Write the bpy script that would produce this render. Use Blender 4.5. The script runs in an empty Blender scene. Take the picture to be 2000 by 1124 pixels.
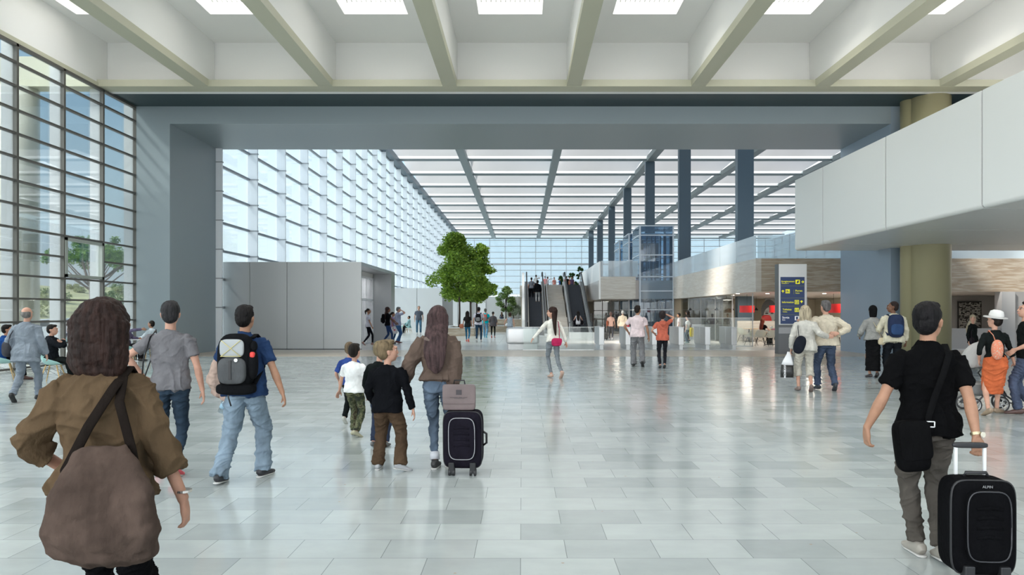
import bpy, math, random
import numpy as np
from mathutils import Vector, Matrix, noise
PI = math.pi
V = Vector
sc = bpy.context.scene
col = sc.collection
random.seed(7)
F = 1440.0; CX = 1020.0; CY = 610.0; EYE = 1.65

def wx(px, Y): return (px - CX) * Y / F          # world x of a photo column at depth Y
def wz(py, Y): return EYE + (CY - py) * Y / F    # world z of a photo row at depth Y
def wy(py): return EYE * F / (py - CY)           # depth of the floor at a photo row

# ------------------------------------------------------------------ materials
MATS = {}
def nodes_of(name):
    m = bpy.data.materials.new(name); m.use_nodes = True
    nt = m.node_tree
    b = nt.nodes['Principled BSDF']
    return m, nt, b
def mat(name, c, rough=0.6, metal=0.0, spec=0.5, bump=0.0, bscale=40.0, var=0.0, vscale=6.0, stretch=(1,1,1), emit=0.0, sheen=0.0):
    if name in MATS: return MATS[name]
    m, nt, b = nodes_of(name)
    b.inputs['Base Color'].default_value = (c[0], c[1], c[2], 1)
    b.inputs['Roughness'].default_value = rough
    b.inputs['Metallic'].default_value = metal
    b.inputs['Specular IOR Level'].default_value = spec
    if sheen: b.inputs['Sheen Weight'].default_value = sheen
    if emit:
        b.inputs['Emission Color'].default_value = (c[0], c[1], c[2], 1)
        b.inputs['Emission Strength'].default_value = emit
    if bump or var:
        tc = nt.nodes.new('ShaderNodeTexCoord'); mp = nt.nodes.new('ShaderNodeMapping')
        mp.inputs['Scale'].default_value = stretch
        nt.links.new(tc.outputs['Object'], mp.inputs['Vector'])
        if bump:
            n = nt.nodes.new('ShaderNodeTexNoise'); n.inputs['Scale'].default_value = bscale
            n.inputs['Detail'].default_value = 4
            nt.links.new(mp.outputs[0], n.inputs['Vector'])
            bp = nt.nodes.new('ShaderNodeBump'); bp.inputs['Strength'].default_value = bump
            bp.inputs['Distance'].default_value = 0.012
            nt.links.new(n.outputs['Fac'], bp.inputs['Height'])
            nt.links.new(bp.outputs[0], b.inputs['Normal'])
        if var:
            n2 = nt.nodes.new('ShaderNodeTexNoise'); n2.inputs['Scale'].default_value = vscale
            n2.inputs['Detail'].default_value = 5
            nt.links.new(mp.outputs[0], n2.inputs['Vector'])
            r = nt.nodes.new('ShaderNodeValToRGB')
            e = r.color_ramp.elements
            e[0].position = 0.32; e[1].position = 0.68
            e[0].color = tuple(max(0, x * (1 - var)) for x in c) + (1,)
            e[1].color = tuple(min(1, x * (1 + var)) for x in c) + (1,)
            nt.links.new(n2.outputs['Fac'], r.inputs['Fac'])
            nt.links.new(r.outputs['Color'], b.inputs['Base Color'])
    MATS[name] = m
    return m
def fab(c, key=None, rough=0.85, var=0.18):
    if max(c) < .07: c = tuple(x * .4 for x in c)
    k = 'fabric_' + (key or '%02x%02x%02x' % tuple(int(x * 255) for x in c))
    return mat(k, c, rough=rough, spec=0.05, bump=0.7, bscale=34, var=var, vscale=9, stretch=(1, 1, .6))
def denim(c):
    k = 'denim_%02x%02x%02x' % tuple(int(x * 255) for x in c)
    return mat(k, c, rough=0.9, spec=0.1, bump=0.6, bscale=22, var=0.38, vscale=7, stretch=(1, 1, .35))
def skin(c=(.62, .36, .25)):
    k = 'skin_%02x%02x%02x' % tuple(int(x * 255) for x in c)
    return mat(k, c, rough=0.55, spec=0.35, bump=.12, bscale=60, var=0.10, vscale=14)
def hairm(c):
    k = 'hair_%02x%02x%02x' % tuple(int(x * 255) for x in c)
    return mat(k, tuple(x * .75 for x in c), rough=0.6, spec=0.15, bump=1.0, bscale=60, var=0.5, vscale=38, stretch=(1, 1, .1))

def glass(name, tint=(.9, .97, 1), refl=0.12, haze=0.0, hazec=(.9, .95, 1)):
    if name in MATS: return MATS[name]
    m = bpy.data.materials.new(name); m.use_nodes = True
    nt = m.node_tree; nt.nodes.clear()
    out = nt.nodes.new('ShaderNodeOutputMaterial')
    tr = nt.nodes.new('ShaderNodeBsdfTransparent'); tr.inputs['Color'].default_value = tint + (1,)
    gl = nt.nodes.new('ShaderNodeBsdfGlossy'); gl.inputs['Roughness'].default_value = 0.02
    mx = nt.nodes.new('ShaderNodeMixShader')
    fr = nt.nodes.new('ShaderNodeFresnel'); fr.inputs['IOR'].default_value = 1.35
    mul = nt.nodes.new('ShaderNodeMath'); mul.operation = 'MULTIPLY_ADD'
    mul.inputs[1].default_value = 0.6; mul.inputs[2].default_value = refl * .5
    nt.links.new(fr.outputs[0], mul.inputs[0]); nt.links.new(mul.outputs[0], mx.inputs['Fac'])
    nt.links.new(tr.outputs[0], mx.inputs[1]); nt.links.new(gl.outputs[0], mx.inputs[2])
    last = mx
    if haze:
        df = nt.nodes.new('ShaderNodeBsdfDiffuse'); df.inputs['Color'].default_value = hazec + (1,)
        tl = nt.nodes.new('ShaderNodeBsdfTranslucent'); tl.inputs['Color'].default_value = hazec + (1,)
        ad = nt.nodes.new('ShaderNodeMixShader'); ad.inputs['Fac'].default_value = .6
        nt.links.new(df.outputs[0], ad.inputs[1]); nt.links.new(tl.outputs[0], ad.inputs[2])
        m2 = nt.nodes.new('ShaderNodeMixShader'); m2.inputs['Fac'].default_value = haze
        nt.links.new(mx.outputs[0], m2.inputs[1]); nt.links.new(ad.outputs[0], m2.inputs[2])
        last = m2
    nt.links.new(last.outputs[0], out.inputs['Surface'])
    MATS[name] = m
    return m
def membrane(name, c, fac=0.5):
    if name in MATS: return MATS[name]
    m = bpy.data.materials.new(name); m.use_nodes = True
    nt = m.node_tree; nt.nodes.clear()
    out = nt.nodes.new('ShaderNodeOutputMaterial')
    d = nt.nodes.new('ShaderNodeBsdfDiffuse'); t = nt.nodes.new('ShaderNodeBsdfTranslucent')
    d.inputs['Color'].default_value = c + (1,); t.inputs['Color'].default_value = c + (1,)
    mx = nt.nodes.new('ShaderNodeMixShader'); mx.inputs['Fac'].default_value = fac
    nt.links.new(d.outputs[0], mx.inputs[1]); nt.links.new(t.outputs[0], mx.inputs[2])
    nt.links.new(mx.outputs[0], out.inputs['Surface'])
    MATS[name] = m
    return m
def tile_mat():
    m, nt, b = nodes_of('pale stone tiles')
    tc = nt.nodes.new('ShaderNodeTexCoord'); mp = nt.nodes.new('ShaderNodeMapping')
    mp.inputs['Location'].default_value = (0.011, -0.139, 0)
    nt.links.new(tc.outputs['Object'], mp.inputs['Vector'])
    br = nt.nodes.new('ShaderNodeTexBrick')
    br.offset = 0.5; br.inputs['Scale'].default_value = 1.0
    br.inputs['Brick Width'].default_value = .625; br.inputs['Row Height'].default_value = .4
    br.inputs['Mortar Size'].default_value = .0022; br.inputs['Mortar Smooth'].default_value = 0
    br.inputs['Color1'].default_value = (.46, .495, .488, 1); br.inputs['Color2'].default_value = (.29, .32, .318, 1)
    br.inputs['Mortar'].default_value = (.20, .22, .22, 1); br.inputs['Bias'].default_value = -.35
    nt.links.new(mp.outputs[0], br.inputs['Vector'])
    n = nt.nodes.new('ShaderNodeTexNoise'); n.inputs['Scale'].default_value = 3; n.inputs['Detail'].default_value = 8
    mp2 = nt.nodes.new('ShaderNodeMapping'); mp2.inputs['Scale'].default_value = (1, 1.6, 1)
    nt.links.new(tc.outputs['Object'], mp2.inputs['Vector']); nt.links.new(mp2.outputs[0], n.inputs['Vector'])
    mr = nt.nodes.new('ShaderNodeMapRange'); mr.inputs[1].default_value = .3; mr.inputs[2].default_value = .7
    mr.inputs[3].default_value = .95; mr.inputs[4].default_value = 1.05
    nt.links.new(n.outputs['Fac'], mr.inputs[0])
    mul = nt.nodes.new('ShaderNodeMixRGB'); mul.blend_type = 'MULTIPLY'; mul.inputs['Fac'].default_value = 1
    nt.links.new(br.outputs['Color'], mul.inputs[1]); nt.links.new(mr.outputs[0], mul.inputs[2])
    # small rust flecks
    vo = nt.nodes.new('ShaderNodeTexVoronoi'); vo.inputs['Scale'].default_value = 3.2
    nt.links.new(tc.outputs['Object'], vo.inputs['Vector'])
    lt = nt.nodes.new('ShaderNodeMath'); lt.operation = 'LESS_THAN'; lt.inputs[1].default_value = .035
    nt.links.new(vo.outputs['Distance'], lt.inputs[0])
    m3 = nt.nodes.new('ShaderNodeMixRGB'); m3.inputs[2].default_value = (.38, .25, .14, 1)
    fa = nt.nodes.new('ShaderNodeMath'); fa.operation = 'MULTIPLY'; fa.inputs[1].default_value = .6
    nt.links.new(lt.outputs[0], fa.inputs[0]); nt.links.new(fa.outputs[0], m3.inputs['Fac'])
    nt.links.new(mul.outputs[0], m3.inputs[1]); nt.links.new(m3.outputs[0], b.inputs['Base Color'])
    mr2 = nt.nodes.new('ShaderNodeMapRange'); mr2.inputs[1].default_value = .3; mr2.inputs[2].default_value = .7
    mr2.inputs[3].default_value = .10; mr2.inputs[4].default_value = .2
    nt.links.new(n.outputs['Fac'], mr2.inputs[0]); nt.links.new(mr2.outputs[0], b.inputs['Roughness'])
    b.inputs['Specular IOR Level'].default_value = .75
    return m
def plank_mat(name, c1, c2, w, h, rough=.35, mortar=.003, mc=(.35, .32, .28)):
    m, nt, b = nodes_of(name)
    tc = nt.nodes.new('ShaderNodeTexCoord')
    br = nt.nodes.new('ShaderNodeTexBrick'); br.inputs['Scale'].default_value = 1
    br.inputs['Brick Width'].default_value = w; br.inputs['Row Height'].default_value = h
    br.inputs['Mortar Size'].default_value = mortar
    br.inputs['Color1'].default_value = c1 + (1,); br.inputs['Color2'].default_value = c2 + (1,)
    br.inputs['Mortar'].default_value = mc + (1,)
    nt.links.new(tc.outputs['Object'], br.inputs['Vector']); nt.links.new(br.outputs['Color'], b.inputs['Base Color'])
    b.inputs['Roughness'].default_value = rough
    return m
def stone_mat(name, c1, c2):
    m, nt, b = nodes_of(name)
    tc = nt.nodes.new('ShaderNodeTexCoord'); mp = nt.nodes.new('ShaderNodeMapping')
    mp.inputs['Scale'].default_value = (.8, .8, 9)
    nt.links.new(tc.outputs['Object'], mp.inputs['Vector'])
    n = nt.nodes.new('ShaderNodeTexNoise'); n.inputs['Scale'].default_value = 1.6; n.inputs['Detail'].default_value = 8
    n.inputs['Distortion'].default_value = .8
    nt.links.new(mp.outputs[0], n.inputs['Vector'])
    r = nt.nodes.new('ShaderNodeValToRGB'); e = r.color_ramp.elements
    e[0].position = .4; e[1].position = .62; e[0].color = c1 + (1,); e[1].color = c2 + (1,)
    nt.links.new(n.outputs['Fac'], r.inputs['Fac']); nt.links.new(r.outputs[0], b.inputs['Base Color'])
    b.inputs['Roughness'].default_value = .5
    return m
def camo_mat():
    m, nt, b = nodes_of('camouflage cloth')
    tc = nt.nodes.new('ShaderNodeTexCoord'); n = nt.nodes.new('ShaderNodeTexNoise')
    n.inputs['Scale'].default_value = 14; n.inputs['Detail'].default_value = 2
    nt.links.new(tc.outputs['Object'], n.inputs['Vector'])
    r = nt.nodes.new('ShaderNodeValToRGB'); r.color_ramp.interpolation = 'CONSTANT'
    e = r.color_ramp.elements
    e[0].color = (.02, .025, .015, 1); e[1].color = (.06, .07, .03, 1); e[1].position = .43
    x = e.new(.52); x.color = (.13, .13, .07, 1); x = e.new(.6); x.color = (.05, .04, .02, 1)
    nt.links.new(n.outputs['Fac'], r.inputs['Fac']); nt.links.new(r.outputs[0], b.inputs['Base Color'])
    b.inputs['Roughness'].default_value = .9
    return m
def dots_mat(name, base, spot, scale, thr):
    m, nt, b = nodes_of(name)
    tc = nt.nodes.new('ShaderNodeTexCoord'); v = nt.nodes.new('ShaderNodeTexVoronoi')
    v.inputs['Scale'].default_value = scale; nt.links.new(tc.outputs['Object'], v.inputs['Vector'])
    lt = nt.nodes.new('ShaderNodeMath'); lt.operation = 'LESS_THAN'; lt.inputs[1].default_value = thr
    nt.links.new(v.outputs['Distance'], lt.inputs[0])
    mx = nt.nodes.new('ShaderNodeMixRGB'); mx.inputs[1].default_value = base + (1,); mx.inputs[2].default_value = spot + (1,)
    nt.links.new(lt.outputs[0], mx.inputs['Fac']); nt.links.new(mx.outputs[0], b.inputs['Base Color'])
    b.inputs['Roughness'].default_value = .8
    return m

# ------------------------------------------------------------------ mesh builder
class MB:
    def __init__(s): s.v = []; s.f = []
    def add(s, vs, fs):
        n = len(s.v); s.v += [tuple(p) for p in vs]; s.f += [tuple(i + n for i in f) for f in fs]; return s
    def box(s, x0, x1, y0, y1, z0, z1):
        vs = [(x, y, z) for z in (z0, z1) for y in (y0, y1) for x in (x0, x1)]
        return s.add(vs, [(0, 2, 3, 1), (4, 5, 7, 6), (0, 1, 5, 4), (2, 6, 7, 3), (0, 4, 6, 2), (1, 3, 7, 5)])
    def prism(s, poly, a, b, axis='y'):
        """poly: 2D points; extruded along axis from a to b (x: poly=(y,z), y: (x,z), z: (x,y))."""
        def P(p, t): return {'x': (t, p[0], p[1]), 'y': (p[0], t, p[1]), 'z': (p[0], p[1], t)}[axis]
        n = len(poly)
        vs = [P(p, a) for p in poly] + [P(p, b) for p in poly]
        fs = [tuple(range(n))[::-1], tuple(range(n, 2 * n))] + [(i, (i + 1) % n, n + (i + 1) % n, n + i) for i in range(n)]
        return s.add(vs, fs)
    def loft(s, pts, rad, side=(1, 0, 0), seg=14, n=2.0, cap=True):
        pts = [V(p) for p in pts]; side = V(side); vs = []; N = len(pts)
        for i, p in enumerate(pts):
            t = (pts[min(i + 1, N - 1)] - pts[max(i - 1, 0)])
            if t.length < 1e-7: t = V((0, 0, 1))
            t.normalize()
            u = side - t * side.dot(t)
            if u.length < 1e-3: u = V((0, 1, 0)) - t * t.y
            u.normalize(); w = t.cross(u)
            r = rad[i] if i < len(rad) else rad[-1]
            a, b = r if isinstance(r, (tuple, list)) else (r, r)
            for k in range(seg):
                an = 2 * PI * k / seg; c, sn = math.cos(an), math.sin(an)
                if n != 2.0:
                    c = math.copysign(abs(c) ** (2 / n), c); sn = math.copysign(abs(sn) ** (2 / n), sn)
                vs.append(p + u * (a * c) + w * (b * sn))
        fs = []
        for i in range(N - 1):
            for k in range(seg):
                k2 = (k + 1) % seg
                fs.append((i * seg + k, i * seg + k2, (i + 1) * seg + k2, (i + 1) * seg + k))
        if cap:
            fs.append(tuple(range(seg))[::-1]); fs.append(tuple((N - 1) * seg + k for k in range(seg)))
        return s.add(vs, fs)
    def tube(s, pts, r, seg=8): return s.loft(pts, [r] * len(pts), seg=seg, side=(.31, .2, .93))
    def cyl(s, p, q, r, seg=20, r2=None): return s.loft([p, q], [r, r if r2 is None else r2], seg=seg, side=(.31, .2, .93))
    def strap(s, pts, w, th, side=(1, 0, 0)): return s.loft(pts, [(w, th)] * len(pts), side=side, seg=8, n=4)
    def ell(s, c, r, seg=16, rings=10, M=None):
        c = V(c); vs = []; fs = []
        for i in range(1, rings):
            ph = PI * i / rings
            for k in range(seg):
                th = 2 * PI * k / seg
                d = V((r[0] * math.sin(ph) * math.cos(th), r[1] * math.sin(ph) * math.sin(th), r[2] * math.cos(ph)))
                if M is not None: d = M @ d
                vs.append(c + d)
        top = V((0, 0, r[2])); bot = V((0, 0, -r[2]))
        if M is not None: top = M @ top; bot = M @ bot
        vs.append(c + top); vs.append(c + bot); a = len(vs) - 2; b = a + 1
        for k in range(seg):
            k2 = (k + 1) % seg
            fs.append((a, k, k2))
            for i in range(rings - 2): fs.append((i * seg + k, (i + 1) * seg + k, (i + 1) * seg + k2, i * seg + k2))
            fs.append((b, (rings - 2) * seg + k2, (rings - 2) * seg + k))
        return s.add(vs, fs)
    def rbox(s, c, h, n=5.0, seg=28, rings=16, M=None):
        """rounded box by superellipsoid; c centre, h half sizes"""
        def sp(x, e): return math.copysign(abs(x) ** (2 / e), x)
        c = V(c); vs = []; fs = []
        for i in range(rings + 1):
            ph = -PI / 2 + PI * i / rings
            for k in range(seg):
                th = 2 * PI * k / seg
                d = V((h[0] * sp(math.cos(ph), n) * sp(math.cos(th), n), h[1] * sp(math.cos(ph), n) * sp(math.sin(th), n), h[2] * sp(math.sin(ph), n)))
                if M is not None: d = M @ d
                vs.append(c + d)
        for i in range(rings):
            for k in range(seg):
                k2 = (k + 1) % seg
                fs.append((i * seg + k, i * seg + k2, (i + 1) * seg + k2, (i + 1) * seg + k))
        return s.add(vs, fs)
    def build(s, name, m, parent=None, smooth=False, voxel=0, sm=4, disp=(), bevel=0, folds=None, flipfix=True):
        me = bpy.data.meshes.new(name); me.from_pydata(s.v, [], s.f)
        if flipfix and not voxel:
            import bmesh
            bm = bmesh.new(); bm.from_mesh(me); bmesh.ops.recalc_face_normals(bm, faces=bm.faces); bm.to_mesh(me); bm.free()
        o = bpy.data.objects.new(name, me); col.objects.link(o)
        if voxel or bevel:
            if bevel:
                b = o.modifiers.new('b', 'BEVEL'); b.width = bevel; b.segments = 2; b.limit_method = 'ANGLE'
            if voxel:
                r = o.modifiers.new('r', 'REMESH'); r.mode = 'VOXEL'; r.voxel_size = voxel
                q = o.modifiers.new('s', 'SMOOTH'); q.factor = .5; q.iterations = sm
                for size, strength in disp:
                    tn = 'wrinkle_%g' % size
                    tx = bpy.data.textures.get(tn) or bpy.data.textures.new(tn, 'CLOUDS')
                    tx.noise_scale = size; tx.noise_depth = 2
                    d = o.modifiers.new('d', 'DISPLACE'); d.texture = tx; d.strength = strength; d.mid_level = .5
            dg = bpy.context.evaluated_depsgraph_get()
            new = bpy.data.meshes.new_from_object(o.evaluated_get(dg))
            o.modifiers.clear(); o.data = new; bpy.data.meshes.remove(me); me = new; me.name = name
        if folds: fold(me, *folds)
        me.materials.clear()
        me.materials.append(m)
        if smooth or voxel: me.polygons.foreach_set('use_smooth', [True] * len(me.polygons))
        if parent is not None:
            o.parent = parent
            if 'base' in OFFS.get(parent.name, {}): o.location = -OFFS[parent.name]['base']
        return o
def fold(me, amp, sx, sz, seed=0):
    nv = len(me.vertices)
    co = np.empty(nv * 3); me.vertices.foreach_get('co', co); co = co.reshape(-1, 3)
    no = np.empty(nv * 3); me.vertex_normals.foreach_get('vector', no); no = no.reshape(-1, 3)
    out = np.empty(nv); nz = noise.noise
    for i in range(nv):
        x, y, z = co[i]
        w = nz((x * 3 + seed, y * 3, z * 3))
        a = nz((x * sx + w * 1.6, y * sx + seed, (z + .35 * x) * sz + w * 2.5))
        b = nz((x * sx * 2.1, y * sx * 2.1 + 7, (z - .5 * x) * sz * 1.9 + w))
        ra = 1 - min(1, abs(a) * 2.6); rb = 1 - min(1, abs(b) * 2.6)
        out[i] = ra * ra * .9 + rb * rb * .45 - .45
    co += no * (out * amp)[:, None]
    me.vertices.foreach_set('co', co.ravel()); me.update()
OFFS = {}
def thing(name, label, cat, loc=(0, 0, 0), rz=0.0, group=None, base=None):
    """Empty at the thing's base. base: where that base lies in the frame its parts are modelled in."""
    o = bpy.data.objects.new(name, None); col.objects.link(o)
    o.empty_display_size = .1
    M = Matrix.Translation(V(loc)) @ Matrix.Rotation(rz, 4, 'Z')
    if base is not None:
        M = M @ Matrix.Translation(V(base))
        OFFS[o.name] = {'base': V(base)}
    o.location = M.to_translation(); o.rotation_euler = (0, 0, rz)
    o['label'] = label; o['category'] = cat
    if group: o['group'] = group
    return o
def text_mesh(body, size, m, parent, offset=0.0, extrude=.001, center=False):
    cu = bpy.data.curves.new('lettering', 'FONT'); cu.body = body; cu.size = size; cu.extrude = extrude; cu.offset = offset
    if center: cu.align_x = 'CENTER'
    o = bpy.data.objects.new('lettering_source', cu); col.objects.link(o)
    me = bpy.data.meshes.new_from_object(o.evaluated_get(bpy.context.evaluated_depsgraph_get())); bpy.data.objects.remove(o)
    me.materials.clear(); me.materials.append(m)
    o = bpy.data.objects.new('lettering', me); col.objects.link(o); o.parent = parent
    return o
def tag(o, label, cat, group=None, kind=None):
    o['label'] = label; o['category'] = cat
    if group: o['group'] = group
    if kind: o['kind'] = kind
    return o
def struct(o): o['kind'] = 'structure'; return o
def kids(o): return [c for c in bpy.data.objects if c.parent is o]
def copy_tree(root, loc=None, rz=None, label=None, group=None, scale=None, src=None):
    r = root.copy(); col.objects.link(r)
    if loc is not None: r.location = loc
    if rz is not None: r.rotation_euler = (0, 0, rz)
    if scale: r.scale = (scale,) * 3 if isinstance(scale, (int, float)) else scale
    if label: r['label'] = label
    if group: r['group'] = group
    for ch in src or kids(root):
        c = ch.copy(); col.objects.link(c); c.parent = r
        for g in kids(ch):
            d = g.copy(); col.objects.link(d); d.parent = c
    return r
# ================================================================== palette
M_TAN = mat('tan painted steel', (.53, .52, .40), rough=.5)
M_WHITE = mat('white ceiling board', (.89, .885, .87), rough=.6)
M_BLUEGREY = mat('blue grey portal paint', (.28, .335, .365), rough=.42, spec=.4)
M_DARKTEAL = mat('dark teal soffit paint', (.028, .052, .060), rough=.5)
M_MULL = mat('dark grey mullion', (.105, .10, .09), rough=.5)
M_STEEL = mat('blue grey column paint', (.10, .15, .19), rough=.45)
M_BEAM = mat('grey green roof beam', (.20, .245, .255), rough=.5)
M_FIN = mat('white fin', (.82, .85, .90), rough=.5)
M_BOXWHITE = mat('white satin panel', (.80, .81, .80), rough=.35)
M_METAL = mat('brushed aluminium', (.62, .63, .64), rough=.38, metal=.85)
M_BLOCK = mat('satin grey cladding', (.42, .43, .435), rough=.33, metal=.55)
M_PALE = mat('pale grey wall', (.70, .71, .72), rough=.5)
M_TRAV = stone_mat('travertine', (.33, .255, .18), (.47, .41, .33))
M_TRAVL = stone_mat('light travertine', (.50, .455, .40), (.58, .55, .50))
M_BLACK = mat('black rubber', (.015, .015, .017), rough=.5)
M_DARK = mat('dark interior', (.07, .07, .075), rough=.6)
G_CLEAR = glass('clear glass', tint=(.93, .975, .98), refl=.10)
G_HALL = glass('hall glass', tint=(.88, .95, .97), refl=.10, haze=.2, hazec=(.9, .95, 1))
G_RAIL = glass('balustrade glass', tint=(.86, .94, .97), refl=.10, haze=.36, hazec=(.95, .98, 1))
G_SCREEN = glass('screen glass', tint=(.93, .96, .95), refl=.06, haze=.06, hazec=(.95, .97, .97))
G_LIFT = glass('lift glass', tint=(.72, .82, .90), refl=.14, haze=.06, hazec=(.7, .85, 1))
G_SHOP = glass('shopfront glass', tint=(.86, .88, .86), refl=.14)

# ------------------------------------------------------------------ floors
o = struct(MB().box(-14.3, 27, -9, 27.3, -.2, 0).build('floor', tile_mat()))
struct(MB().box(-14.3, 27, 27.3, 31.9, -.2, 0).build('floor_strip', plank_mat('beige stone strip', (.56, .48, .39), (.48, .41, .33), 1.9, .62, .3)))
struct(MB().box(-13.4, 52, 31.9, 154, -.2, 0).build('floor_hall', plank_mat('pale hall stone', (.70, .68, .64), (.64, .62, .58), 2.4, 1.5, .22)))

# ------------------------------------------------------------------ front glass wall (left)
XL = -14.3
MY = [27.24 - 2.14 * i for i in range(16)]
rows = [1.365 + .667 * k for k in range(-1, 12)] + [.05]
m = MB()
for y in MY: m.box(XL - .06, XL + .06, y - .045, y + .045, 0, 9.24)
m.box(XL - .06, XL + .06, MY[-1], 27.24, 9.16, 9.24)
struct(m.build('window_1', M_MULL))
m = MB()
for z in rows:
    if abs(z - (1.365 + .667 * 3)) < .01:   # transom left out behind the opening light
        m.box(XL - .055, XL + .055, MY[-1], 22.92, z - .028, z + .028); m.box(XL - .055, XL + .055, 25.06, 27.24, z - .028, z + .028)
    else: m.box(XL - .055, XL + .055, MY[-1], 27.24, z - .028, z + .028)
t = m.build('transom', M_MULL); t.parent = bpy.data.objects['window_1']; 
g = MB().box(XL - .012, XL + .012, MY[-1], 27.24, 0, 9.24).build('glazing', G_CLEAR); g.parent = bpy.data.objects['window_1']
m = MB()
z0 = 1.365 + .667 * 2 + .05; z1 = z0 + .667 * 2 - .1
for a, b, c, d in ((22.95, 25.03, z0, z0 + .09), (22.95, 25.03, z1 - .09, z1), (22.95, 23.05, z0, z1), (24.93, 25.03, z0, z1)):
    m.box(XL - .03, XL + .1, a, b, c, d)
struct(m.build('window_2', mat('grey green sash', (.36, .39, .36), rough=.5)))
m = MB()
for y in MY: m.box(XL - .40, XL - .065, y - .03, y + .03, 0, 9.5)
struct(m.build('trim_1', mat('pale exterior fin', (.62, .64, .66), rough=.5)))

# ------------------------------------------------------------------ front hall ceiling: coffers between beams, skylights, wells
beamX = [-2.44 + 4.18 * k for k in range(-3, 7)]
YB = 25.4          # far beam
CZ = 10.94
for x in beamX:
    lo = -9
    if x < -14: continue
    m = MB().box(x - .24, x + .24, lo, YB, 7.60 + EYE, 7.84 + EYE)
    struct(m.build('ceiling_beam', M_TAN))
    struct(MB().box(x - .20, x + .20, lo, YB, 7.84 + EYE, CZ).build('ceiling_beam_web', M_WHITE))
struct(MB().box(-14.42, 27, YB - .62, YB, 7.595 + EYE, 7.82 + EYE).build('ceiling_edge_beam', M_TAN))
struct(MB().box(-14.42, 27, YB + .02, YB + .25, 7.595 + EYE, CZ + .3).build('ceiling_end_board', M_WHITE))
struct(MB().box(-14.5, -14.24, -9, YB, 7.594 + EYE, 7.72 + EYE).build('ceiling_side_beam', M_TAN))
struct(MB().box(-14.5, -14.3, -9, YB, 7.72 + EYE, CZ + .2).build('ceiling_side_board', M_WHITE))
# ceiling slab with skylight openings
xs = [-14.5]; bays = [beamX[i] + 2.09 for i in range(len(beamX))]
bays = [-12.89] + [b for b in bays if -12 < b < 26]
bays = sorted(set(round(b, 2) for b in [-2.44 + 4.18 * k + 2.07 for k in range(-3, 6)]))
skyY = [(20.0, 22.98), (13.2, 16.4), (6.4, 9.6), (-.6, 2.6)]
m = MB()
edges = [-14.5]
for b in bays: edges += [b - .99, b + .99]
edges.append(27)
yed = [-9]
for a, b in sorted(skyY): yed += [a, b]
yed.append(YB + .1)
for i in range(len(edges) - 1):
    for j in range(len(yed) - 1):
        if i % 2 == 1 and j % 2 == 1: continue
        m.box(edges[i], edges[i + 1], yed[j], yed[j + 1], CZ, CZ + .12)
struct(m.build('ceiling', M_WHITE))
wm = MB(); lv = MB(); dz = MB()
for b in bays:
    for a, c in skyY:
        wm.box(b - 1.03, b - .99, a - .04, c + .04, CZ + .12, CZ + .75); wm.box(b + .99, b + 1.03, a - .04, c + .04, CZ + .12, CZ + .75)
        wm.box(b - .99, b + .99, a - .04, a, CZ + .12, CZ + .75); wm.box(b - .99, b + .99, c, c + .04, CZ + .12, CZ + .75)
        for k in range(13): lv.box(b - .9 + k * .15 - .02, b - .9 + k * .15 + .02, a, c, CZ + .38, CZ + .48)
        dz.box(b - .99, b + .99, a, c, CZ + .74, CZ + .75)
struct(wm.build('ceiling_skylight_well', M_WHITE)); struct(lv.build('ceiling_louvre', mat('grey louvre', (.55, .55, .53), rough=.5)))
struct(dz.build('ceiling_skylight_glass', glass('skylight glass', tint=(.97, .97, .95), refl=.05, haze=.12, hazec=(1, 1, .98))))
# canopy outside the glass wall and its round columns
struct(MB().box(-21.5, -14.45, YB - .62, YB, 7.595 + EYE, 8.6 + EYE).build('roof_canopy_beam', M_TAN))
M_CREAM = mat('cream column', (.66, .64, .54), rough=.5)
for y, x in ((25.1, -17.15), (17.2, -15.9)):
    o = MB().cyl((x, y, 0), (x, y, 7.6 + EYE), .62, seg=40).build('round_column', M_CREAM, smooth=False)
    for p in o.data.polygons: p.use_smooth = len(p.vertices) == 4
    tag(o, 'cream round column standing outside the glazed wall' if y > 20 else 'cream round column outside the glass nearest the camera', 'column')
# indoor paired column at the right
t = thing('tan_column', 'tan column pair rising past the white bulkhead to the roof', 'column', (14.5, 26.2, 0))
o = MB().cyl((.0, 0, 0), (.0, 0, CZ), .66, seg=48).build('shaft', mat('olive tan paint', (.36, .33, .20), rough=.35), t)
for p in o.data.polygons: p.use_smooth = len(p.vertices) == 4
o = MB().cyl((-.52, .35, 0), (-.52, .35, CZ), .34, seg=32).build('side_shaft', mat('olive tan paint', (.4, .4, .3)), t)
for p in o.data.polygons: p.use_smooth = len(p.vertices) == 4

# ------------------------------------------------------------------ portal frame
YF, YK = 27.2, 31.5
HT = 6.95 + EYE; HO = 7.594 + EYE
struct(MB().box(-14.3, -13.0, YF, YK, 0, HO).build('wall_left_pier', M_BLUEGREY))
struct(MB().box(13.6, 15.35, YF, YK, 0, HO).build('wall_right_pier', mat('blue portal paint', (.26, .33, .41), rough=.4)))
struct(MB().box(-13.0, 13.6, YF, YK, HT, HO).build('wall_lintel', M_BLUEGREY))
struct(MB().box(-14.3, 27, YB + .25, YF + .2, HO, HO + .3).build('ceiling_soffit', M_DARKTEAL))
struct(MB().box(-14.3, 52, 31.1, 31.5, HO, 17.6).build('wall_gable', M_BLUEGREY))
struct(MB().box(15.36, 27, YF + .1, YF + .35, 4.85, HO + .3).build('wall_right_upper', mat('navy wall', (.03, .045, .07), rough=.5)))
struct(MB().box(27, 27.3, -9, 52, 0, CZ + .3).build('wall_right', M_PALE))

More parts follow.
